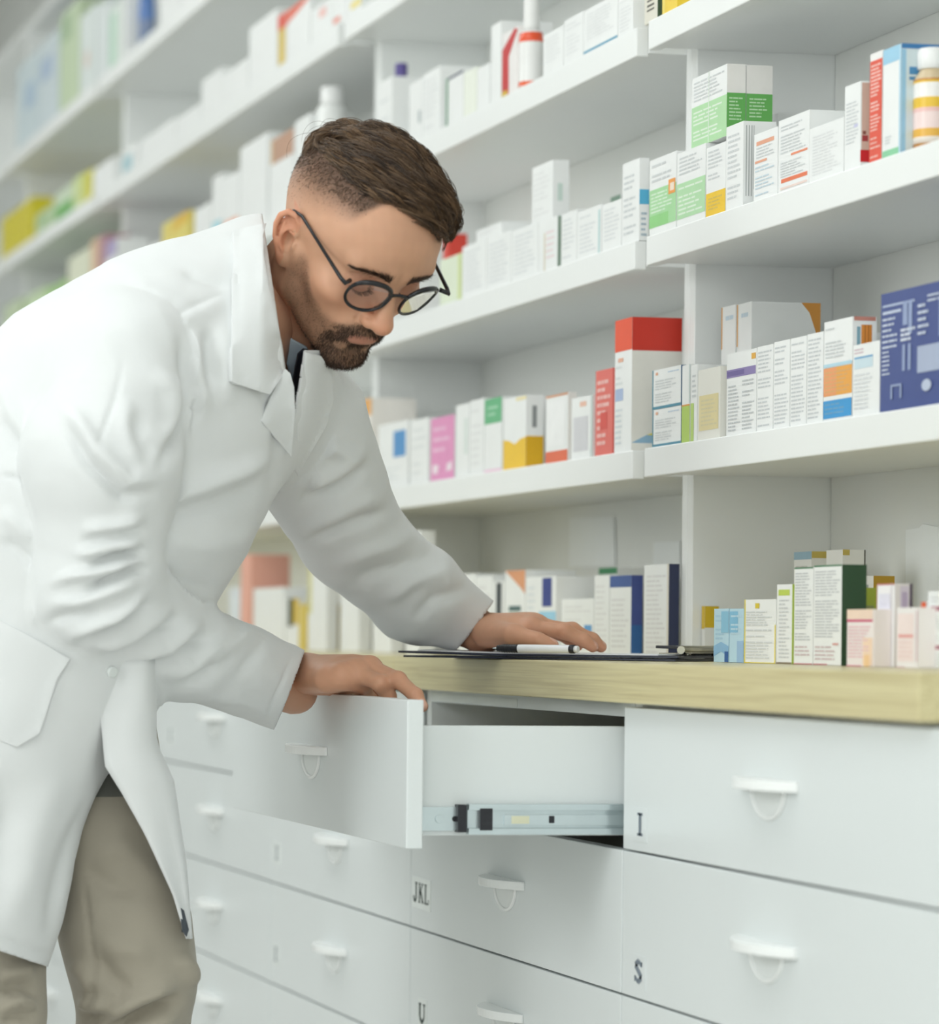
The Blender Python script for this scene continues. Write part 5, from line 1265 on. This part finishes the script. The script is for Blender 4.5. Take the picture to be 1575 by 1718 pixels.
# openings: cuffs, hem, neck
def cutters(V):
    px, py, d = pix(V)
    a = np.where((np.linalg.norm(V-rsl_p[4], axis=1) < .13) & (px > 400), (V-pt3(485, 1157, 3.80))@camdir(.93, -.36, .05), -1)
    b = np.where((np.linalg.norm(V-lsl_p[3], axis=1) < .12) & (px > 700), (V-pt3(795, 1050, 4.02))@camdir(.79, -.61, .05), -1)
    hem = np.where(py > 1500, (py-(1622-.33*(80-px)))/1530, -1)
    ln = ((px-443)*.989-(py-380)*.147)/1530
    ncx = np.where((py < 740) & (px > 400) & (px < 620), np.minimum(ln, np.maximum(588-py, 513-.16*(py-588)-px)/1530), -1)
    return np.maximum.reduce([a, b, hem, ncx])
def trim(V, Q, cut):
    c = cut(V); keepq = (c[Q] < 0).sum(1) >= 2
    Q = Q[keepq]
    used = np.unique(Q); out = used[c[used] > -.004]
    # slide boundary vertices onto the cut line
    e = .0008; W = V.copy()
    for it in range(3):
        P = W[out]; c0 = cut(P); g = np.stack([(cut(P+np.eye(3)[a]*e)-c0)/e for a in range(3)], 1)
        L = (g*g).sum(1, keepdims=True)+1e-9; step = np.where(c0[:, None] > 0, -g/L*c0[:, None], 0)
        ln = np.linalg.norm(step, axis=1, keepdims=True); W[out] = P+step*np.minimum(1, .008/(ln+1e-9))
    mp = -np.ones(len(V), int); mp[used] = np.arange(len(used))
    return W[used], mp[Q]
cvt, cqt = trim(cvd, cq, cutters)
def cloth(name, col, weave=900, rough=.75, bumpv=.12):
    m = mat(name, col, rough, bump=bumpv, bscale=weave, vary=.03, vscale=14); b = m.node_tree.nodes['Principled BSDF']
    b.inputs['Sheen Weight'].default_value = .15; return m
COATM = cloth('white_coat_cotton', (.745, .765, .765))
TROUM = cloth('khaki_cotton', hexc('#a39c8d'))
SHIRTM = cloth('light_blue_shirt', hexc('#c6dae8'))
TIEM = cloth('dark_navy_tie', hexc('#262a38'), rough=.6)
# ---- body under the clothes (slimmer than they are)
def f_body(P):
    d = chain_s(P, tor_p, [r*.74 for r in tor_r[:4]]+[.032, .028], .05)
    d = smin(d, chain_s(P, rsl_p, [.050, .046, .040, .036, .027], .02), .03)
    d = smin(d, chain_s(P, lsl_p, [.050, .042, .036, .024], .02), .03)
    d = smin(d, chain_s(P, legL_p, [r*.66 for r in legL_r], .03), .04)
    d = smin(d, chain_s(P, legR_p, [r*.66 for r in legR_r], .03), .04)
    return d
LEGL = [(140, 1180, 3.70, .078), (184, 1380, 3.66, .0680), (210, 1560, 3.65, .0685), (226, 1645, 3.65, .0620), (222, 1760, 3.67, .0570)]
LEGR = [(0, 1160, 3.62, .095), (-60, 1400, 3.60, .080), (-22, 1600, 3.58, .058), (-14, 1700, 3.57, .053), (-30, 1800, 3.58, .056)]
legL_p, legL_r = C3(LEGL); legR_p, legR_r = C3(LEGR)
for lp, lr in ((legL_p, legL_r), (legR_p, legR_r)):
    k_ = lp[-1]; lp.append(np.array([k_[0]+.03, k_[1]-.03, .10])); lr.append(.056)
bv, bq = surf_nets(f_body, np.minimum.reduce(tor_p+rsl_p+lsl_p+legL_p+legR_p)-.2, np.maximum.reduce(tor_p+rsl_p+lsl_p+legL_p+legR_p)+.2, .010)
BODY_V.append(bv); BODY_Q.append(bq); BODY_C.append(np.tile(np.array(lin((.80, .61, .50))), (len(bv), 1)))
offs = np.cumsum([0]+[len(v) for v in BODY_V[:-1]])
person = np_mesh('person', np.concatenate(BODY_V), np.concatenate([q+o for q, o in zip(BODY_Q, offs)]), SKINM)
person['_w'] = (0, 0, 0)
set_col(person.data, 'skin', np.concatenate(BODY_C))
tag(person, 'bearded man in a white lab coat leaning over the worktop, hand on the open drawer', 'person')
make_hair(person)
glasses = make_glasses()
# ---- trousers
def f_tro(P):
    a = chain_s(P, legL_p, legL_r, .03); b = chain_s(P, legR_p, legR_r, .03)
    return smin(a, b, .03)
TSTROKES = {'A': [
  ([(140, 1470), (152, 1560), (160, 1640), (158, 1700)], 3, -3), ([(150, 1440), (200, 1420), (290, 1500)], 18, 4), ([(140, 1455), (190, 1490), (240, 1500)], 14, -4),
  ([(165, 1560), (200, 1590), (260, 1600)], 18, 4), ([(160, 1600), (190, 1640), (225, 1668)], 14, -5), ([(120, 1612), (145, 1640), (160, 1665)], 14, 5),
  ([(165, 1718), (230, 1680), (300, 1648)], 13, 9), ([(180, 1735), (245, 1702), (310, 1668)], 10, -12), ([(200, 1750), (260, 1720), (300, 1700)], 12, 8), ([(135, 1680), (160, 1690), (185, 1680)], 12, 7),
  ([(132, 1706), (160, 1712), (200, 1700)], 9, -6), ([(300, 1600), (322, 1630), (312, 1655)], 14, 7),
  ([(0, 1640), (30, 1630), (60, 1620)], 12, 6), ([(0, 1665), (30, 1655), (62, 1660)], 10, -7), ([(0, 1690), (35, 1680), (62, 1690)], 10, 7), ([(0, 1712), (35, 1704), (60, 1708)], 9, -6)]}
tlo = np.minimum.reduce(legL_p+legR_p)-.13; thi = np.maximum.reduce(legL_p+legR_p)+.13
tv, tq = surf_nets(f_tro, tlo, thi, .0055)
tn, _ = grad(f_tro, tv, .002)
tv2 = tv+tn*(1.5*apply_strokes(tv, tn, np.full(len(tv), 'A'), TSTROKES)+.0016*vnoise(tv, 30, 12))[:, None]
def solid(o, t, off=-1.0):
    m = o.modifiers.new('thickness', 'SOLIDIFY'); m.thickness = t; m.offset = off; return o
tro = np_mesh('trousers', tv2, tq, TROUM, person); tro['label'] = 'khaki cotton trousers'
bvh_t = BVHTree.FromPolygons([tuple(p) for p in tv2], [tuple(int(i) for i in q) for q in tq])
# ---- coat with its pieces
coat = np_mesh('coat', cvt, cqt, COATM, person); coat['label'] = 'white cotton lab coat'; coat['_w'] = (0, 0, 0)
solid(coat, .0025)
from mathutils.geometry import delaunay_2d_cdt
bvh_c = BVHTree.FromPolygons([tuple(p) for p in cvt], [tuple(int(i) for i in q) for q in cqt])
bvh_h = BVHTree.FromPolygons([tuple(p) for p in BODY_V[0]], [tuple(int(i) for i in q) for q in BODY_Q[0]])
def inside(p, poly_):
    x, y = p; c = False; n = len(poly_)
    for i in range(n):
        x1, y1 = poly_[i]; x2, y2 = poly_[(i+1) % n]
        if (y1 > y) != (y2 > y) and x < (x2-x1)*(y-y1)/(y2-y1)+x1: c = not c
    return c
def patch(name, poly_, off, thick, mt, parent, trees=None, step=7.0, bulge=None, dlim=(3.2, 4.2), keep=False):
    """a piece of cloth laid on what lies under it, with its own thickness"""
    pts = []; n = len(poly_)
    for i in range(n):
        a = Vector(poly_[i]); b = Vector(poly_[(i+1) % n]); k = max(1, int((b-a).length/step))
        pts += [a+(b-a)*(j/k) for j in range(k)]
    nb = len(pts)
    xs = [p[0] for p in poly_]; ys = [p[1] for p in poly_]
    y = min(ys)+step/2
    while y < max(ys):
        x = min(xs)+step/2
        while x < max(xs):
            if inside((x, y), poly_) and min((Vector((x, y))-p).length for p in pts[:nb]) > step*.55: pts.append(Vector((x, y)))
            x += step
        y += step
    r = delaunay_2d_cdt(pts, [(i, (i+1) % nb) for i in range(nb)], [], 1, 1e-4)
    vs, fs = r[0], r[2]
    trees = trees or [bvh_c]
    D = []
    for p in vs:
        rd = ray(p.x, p.y); L = rd.length; best = None
        for t in trees:
            h = t.ray_cast(CAM, rd.normalized())
            if h[0] is not None:
                dd = (h[0]-CAM).length/L
                if dlim[0] < dd < dlim[1] and (best is None or dd < best): best = dd
        D.append(best)
    good = [(p, d) for p, d in zip(vs, D) if d is not None]
    for i, d in enumerate(D):
        if d is None: D[i] = min(good, key=lambda g: (g[0]-vs[i]).length)[1]
    D = np.array(D)
    # light smoothing so the cloth bridges hollows
    D0 = D.copy()
    adj = [[] for _ in vs]
    for f in fs:
        for a in range(len(f)):
            adj[f[a]].append(f[a-1]); adj[f[a-1]].append(f[a])
    for _ in range(5): D = np.array([(D[i]+sum(D[j] for j in adj[i]))/(1+len(adj[i])) if adj[i] else D[i] for i in range(len(D))])
    if keep: D = np.minimum(D, D0)
    D = D-off
    if bulge: D = D-np.array([bulge(p.x, p.y) for p in vs])
    V = [at(p.x, p.y, d) for p, d in zip(vs, D)]
    F = []
    for f in fs:
        nn = (V[f[1]]-V[f[0]]).cross(V[f[2]]-V[f[0]])
        F.append(tuple(f) if nn.dot(V[f[0]]-CAM) < 0 else tuple(f[::-1]))
    o = np_mesh(name, [tuple(v) for v in V], F, mt, parent); solid(o, thick, -1.0)
    bb = o.modifiers.new('edge', 'BEVEL'); bb.width = .0008; bb.segments = 2; bb.limit_method = 'ANGLE'
    return o
patch('shirt_collar', [(462, 548), (472, 580), (481, 612), (490, 645), (496, 668), (506, 655), (514, 620), (519, 592), (514, 584), (505, 579), (490, 571), (476, 558)], .007, .003, SHIRTM, person, [bvh_h], 6, dlim=(3.63, 4.2), keep=True)
patch('tie', [(499, 596), (508, 588), (518, 590), (516, 612), (511, 645), (503, 690), (493, 670), (492, 645), (495, 620)], .014, .004, TIEM, person, [bvh_h], 6, dlim=(3.63, 4.2), keep=True)
patch('lapel', [(512, 590), (540, 598), (558, 628), (560, 672), (548, 716), (522, 760), (500, 800), (490, 780), (494, 720), (498, 690), (506, 650), (511, 618)], .008, .004, COATM, coat, [bvh_c], 7)
patch('lapel', [(478, 618), (455, 663), (437, 706), (462, 735), (489, 768), (493, 728), (495, 690), (494, 650), (487, 626)], .011, .005, COATM, coat, [bvh_c], 7, dlim=(3.2, 3.62))
patch('collar', [(447, 374), (418, 380), (391, 386), (391, 440), (390, 520), (388, 640), (420, 652), (453, 662), (468, 640), (479, 620), (474, 580), (463, 530), (451, 480), (443, 430), (441, 395)], .013, .006, COATM, coat, [bvh_c, bvh_h], 7, bulge=lambda x, y: .010*max(0, 1-abs(x-440-.0*(y-400))/40))
patch('pocket', [(-60, 1000), (0, 1040), (60, 1072), (118, 1106), (96, 1140), (67, 1231), (29, 1254), (0, 1243), (-60, 1220)], .0035, .003, COATM, coat, [bvh_c], 10)
patch('breast_pocket_emblem', [(519, 742), (527, 738), (529, 748), (521, 752)], .006, .002, mat('emblem_green', hexc('#5c7a68'), .6, vary=.3, vscale=300), coat, [bvh_c], 4)
for bx, by in ((187, 1127),):
    h = bvh_c.ray_cast(CAM, ray(bx, by).normalized())
    if h[0] is not None:
        mb = MB(); nrm = h[1].normalized(); nrm = nrm if nrm.dot(CAM-h[0]) > 0 else -nrm
        mb.tube([h[0]-nrm*.001, h[0]+nrm*.0035, h[0]+nrm*.0042], [.0062, .0062, .0050], mat('button_white', '#dfe4e2', .3, vary=.02), 18); mb.build('button', coat)
# left front panel hanging by the far leg: a curved sheet from the waist to the hem
ys = np.linspace(1105, 1575, 40)
xi = np.interp(ys, [1105, 1200, 1285, 1330, 1400, 1500, 1575], [165, 168, 176, 204, 243, 291, 314]); xo = np.interp(ys, [1105, 1240, 1262, 1310, 1450, 1575], [259, 261, 268, 290, 311, 321])
cols = 16; PV = []; PF = []
for j, y in enumerate(ys):
    for i in range(cols+1):
        t = i/cols; x = xi[j]+(xo[j]-xi[j])*math.sin(min(t, .7)/.7*math.pi/2)
        if t > .7: x = xo[j]-(t-.7)/.3*70*(.3+.7*(t-.7)/.3)
        d = np.interp(y, [1105, 1290, 1575], [3.500, 3.515, 3.565])+.030*t+.16*max(0, t-.45)**1.5/.55+.004*math.sin(t*9+y*.012)
        PV.append(at(x, y, d))
for j in range(len(ys)-1):
    for i in range(cols):
        a = j*(cols+1)+i; PF.append((a, a+cols+1, a+cols+2, a+1))
lp = np_mesh('front_panel', [tuple(v) for v in PV], PF, COATM, coat); solid(lp, .003, 0.0)
patch('waist_patch', [(160, 1270), (262, 1270), (262, 1336), (205, 1337), (160, 1337)], .004, .003, cloth('dark_grey_cloth', hexc('#5c5d57')), person, [bvh_t], 8)  # dark grey cloth patch laid across the waist opening
patch('trouser_pocket_trim', [(300, 1520), (309, 1528), (317, 1560), (313, 1572), (306, 1560)], .055, .003, cloth('dark_trim', hexc('#3a4148')), person, [bvh_t], 5)
# shoes
SHOEM = mat('dark_leather', hexc('#2a2320'), .4, vary=.2)
for s, lp_ in ((1, legL_p), (-1, legR_p)):
    a = lp_[-1]; base = np.array([a[0], a[1], 0.0]); dirn = np.array([.25, .97, 0])
    fs = lambda P: smax(smin(sd_ell(P, base+dirn*.02+A(0, 0, .05), (.045, .060, .065)), sd_ell(P, base+dirn*.12+A(0, 0, .030), (.044, .110, .042)), .03), -(P[:, 2]-.002), .004)
    v, q = surf_nets(fs, base+A(-.1, -.12, -.03), base+A(.16, .28, .15), .007)
    np_mesh('shoe', v, q, SHOEM, person)

# ------------------------------------------------------------------ clipboard, paper and pen on the worktop
def onpx(px, Y, z):                                  # the point of the plane Y in image column px, at height z
    p = onY(px, 1100, Y); return Vector((p.x, Y, z))
A_ = onpx(668, 1.10, 0); B_ = onpx(1137, 1.36, 0)
ux = (B_-A_).normalized(); uy = Vector((-ux.y, ux.x, 0)); Lc = (B_-A_).length; Wc = .235
BOARDM = mat('dark_navy_board', hexc('#262d3f'), .4, vary=.08, vscale=20)
SHEET = mat('white_sheet', '#eef0f2', .6, vary=.02, vscale=20)
def slab(name, p0, x0, x1, y0, y1, z0, z1, mt, parent, lift=0.0, bev=.0008):
    mb = MB(); n = 14
    for k in range(n):
        ta, tb = k/n, (k+1)/n
        def P(t, y, z): 
            x = x0+(x1-x0)*t; return p0+ux*x+uy*y+Vector((0, 0, z+lift*max(0, .5-t)**2*4))
        for z, fl in ((z0, True), (z1, False)):
            q = [P(ta, y0, z), P(tb, y0, z), P(tb, y1, z), P(ta, y1, z)]; mb.poly(q[::-1] if fl else q, mt)
        mb.poly([P(ta, y0, z0), P(tb, y0, z0), P(tb, y0, z1), P(ta, y0, z1)], mt); mb.poly([P(tb, y1, z0), P(ta, y1, z0), P(ta, y1, z1), P(tb, y1, z1)], mt)
        if k == 0: mb.poly([P(0, y1, z0), P(0, y0, z0), P(0, y0, z1), P(0, y1, z1)], mt)
        if k == n-1: mb.poly([P(1, y0, z0), P(1, y1, z0), P(1, y1, z1), P(1, y0, z1)], mt)
    return mb.build(name, parent)
zc = Z_C+.0006
cb = empty('clipboard', tuple(A_+ux*Lc/2+uy*Wc/2+Vector((0, 0, zc)))); tag(cb, 'dark navy clipboard with white sheets lying at the edge of the oak worktop', 'clipboard')
slab('cover', A_, .006, Lc-.004, .002, Wc, zc, zc+.0022, BOARDM, cb, .0004)
slab('board', A_, 0, Lc, 0, Wc, zc+.0034, zc+.0058, BOARDM, cb, .0022)
slab('paper', A_, .020, Lc-.030, .012, Wc-.012, zc+.0060, zc+.0072, SHEET, cb, .0024)
CHROME = mat('clip_metal', hexc('#b9b6a6'), .2, .95, vary=.1, vscale=60)
mb = MB()
ex = Lc-.020
for y in (.075, .155): mb.tube([A_+ux*ex+uy*y+Vector((0, 0, zc+.0060)), A_+ux*ex+uy*y+Vector((0, 0, zc+.0085))], .004, CHROME, 10)
c0 = A_+ux*ex+Vector((0, 0, zc))
mb.tube([c0+uy*.055+Vector((0, 0, .0125)), c0+uy*.175+Vector((0, 0, .0125))], .0052, CHROME, 12)
mb.prism([c0-ux*.03+uy*.06+Vector((0, 0, .0078)), c0+ux*.012+uy*.06+Vector((0, 0, .0085)), c0+ux*.012+uy*.17+Vector((0, 0, .0085)), c0-ux*.03+uy*.17+Vector((0, 0, .0078))], (0, 0, .0012), CHROME)
mb.build('clip', cb, .0004)
mb = MB()
mb.prism([c0-ux*.034+uy*.06+Vector((0, 0, .0145)), c0-ux*.006+uy*.06+Vector((0, 0, .0135)), c0-ux*.006+uy*.17+Vector((0, 0, .0135)), c0-ux*.034+uy*.17+Vector((0, 0, .0145))], (0, 0, .0032), BLACKP)
mb.build('clip_lever', cb, .0006)
# loose sheet beside the cuff
# pen lying on the paper
pz = zc+.0072+.0052
pa = onpx(826, 1.185, pz); pb = onpx(970, 1.262, pz)
def onto(px, py_off, s): return None
d_ = (pb-pa); Lp = d_.length; d_.normalize()
pn = empty('pen', tuple((pa+pb)/2-Vector((0, 0, .0052)))); tag(pn, 'white ballpoint pen with ribbed black grip lying on the clipboard', 'pen')
WB = mat('pen_white', '#eceff3', .25, vary=.02)
mb = MB(); mb.tube([pa+d_*Lp*t for t in (.30, .32, .90, .905)], [.0046, .0050, .0048, .0046], WB, 18)
for k in range(9): mb.tube([pa+d_*Lp*(.45+.035*k), pa+d_*Lp*(.45+.035*k+.018)], .00503, ink('#b9bfcc'), 18) if k in (2, 3, 5, 6, 8) and False else None
mb.build('barrel', pn)
mb = MB(); n = 26; ts = [.06+.25*i/n for i in range(n+1)]
mb.tube([pa+d_*Lp*t for t in [0.055]+ts], [.0022]+[(.0034+.0014*min(1, i/8))*(1+.09*(i % 3 == 0)) for i in range(n+1)], BLACKP, 16); mb.build('grip', pn)
mb = MB(); mb.tube([pa, pa+d_*Lp*.055], [.0006, .0016], STEEL, 10); mb.build('tip', pn)
mb = MB(); mb.tube([pa+d_*Lp*t for t in (.905, .91, .955, .957)], [.0050, .0052, .0052, .0049], BLACKP, 16); mb.build('collar', pn)
mb = MB(); mb.tube([pa+d_*Lp*t for t in (.957, .995, 1.0)], [.0040, .0040, .0034], WB, 14); mb.build('push_button', pn)
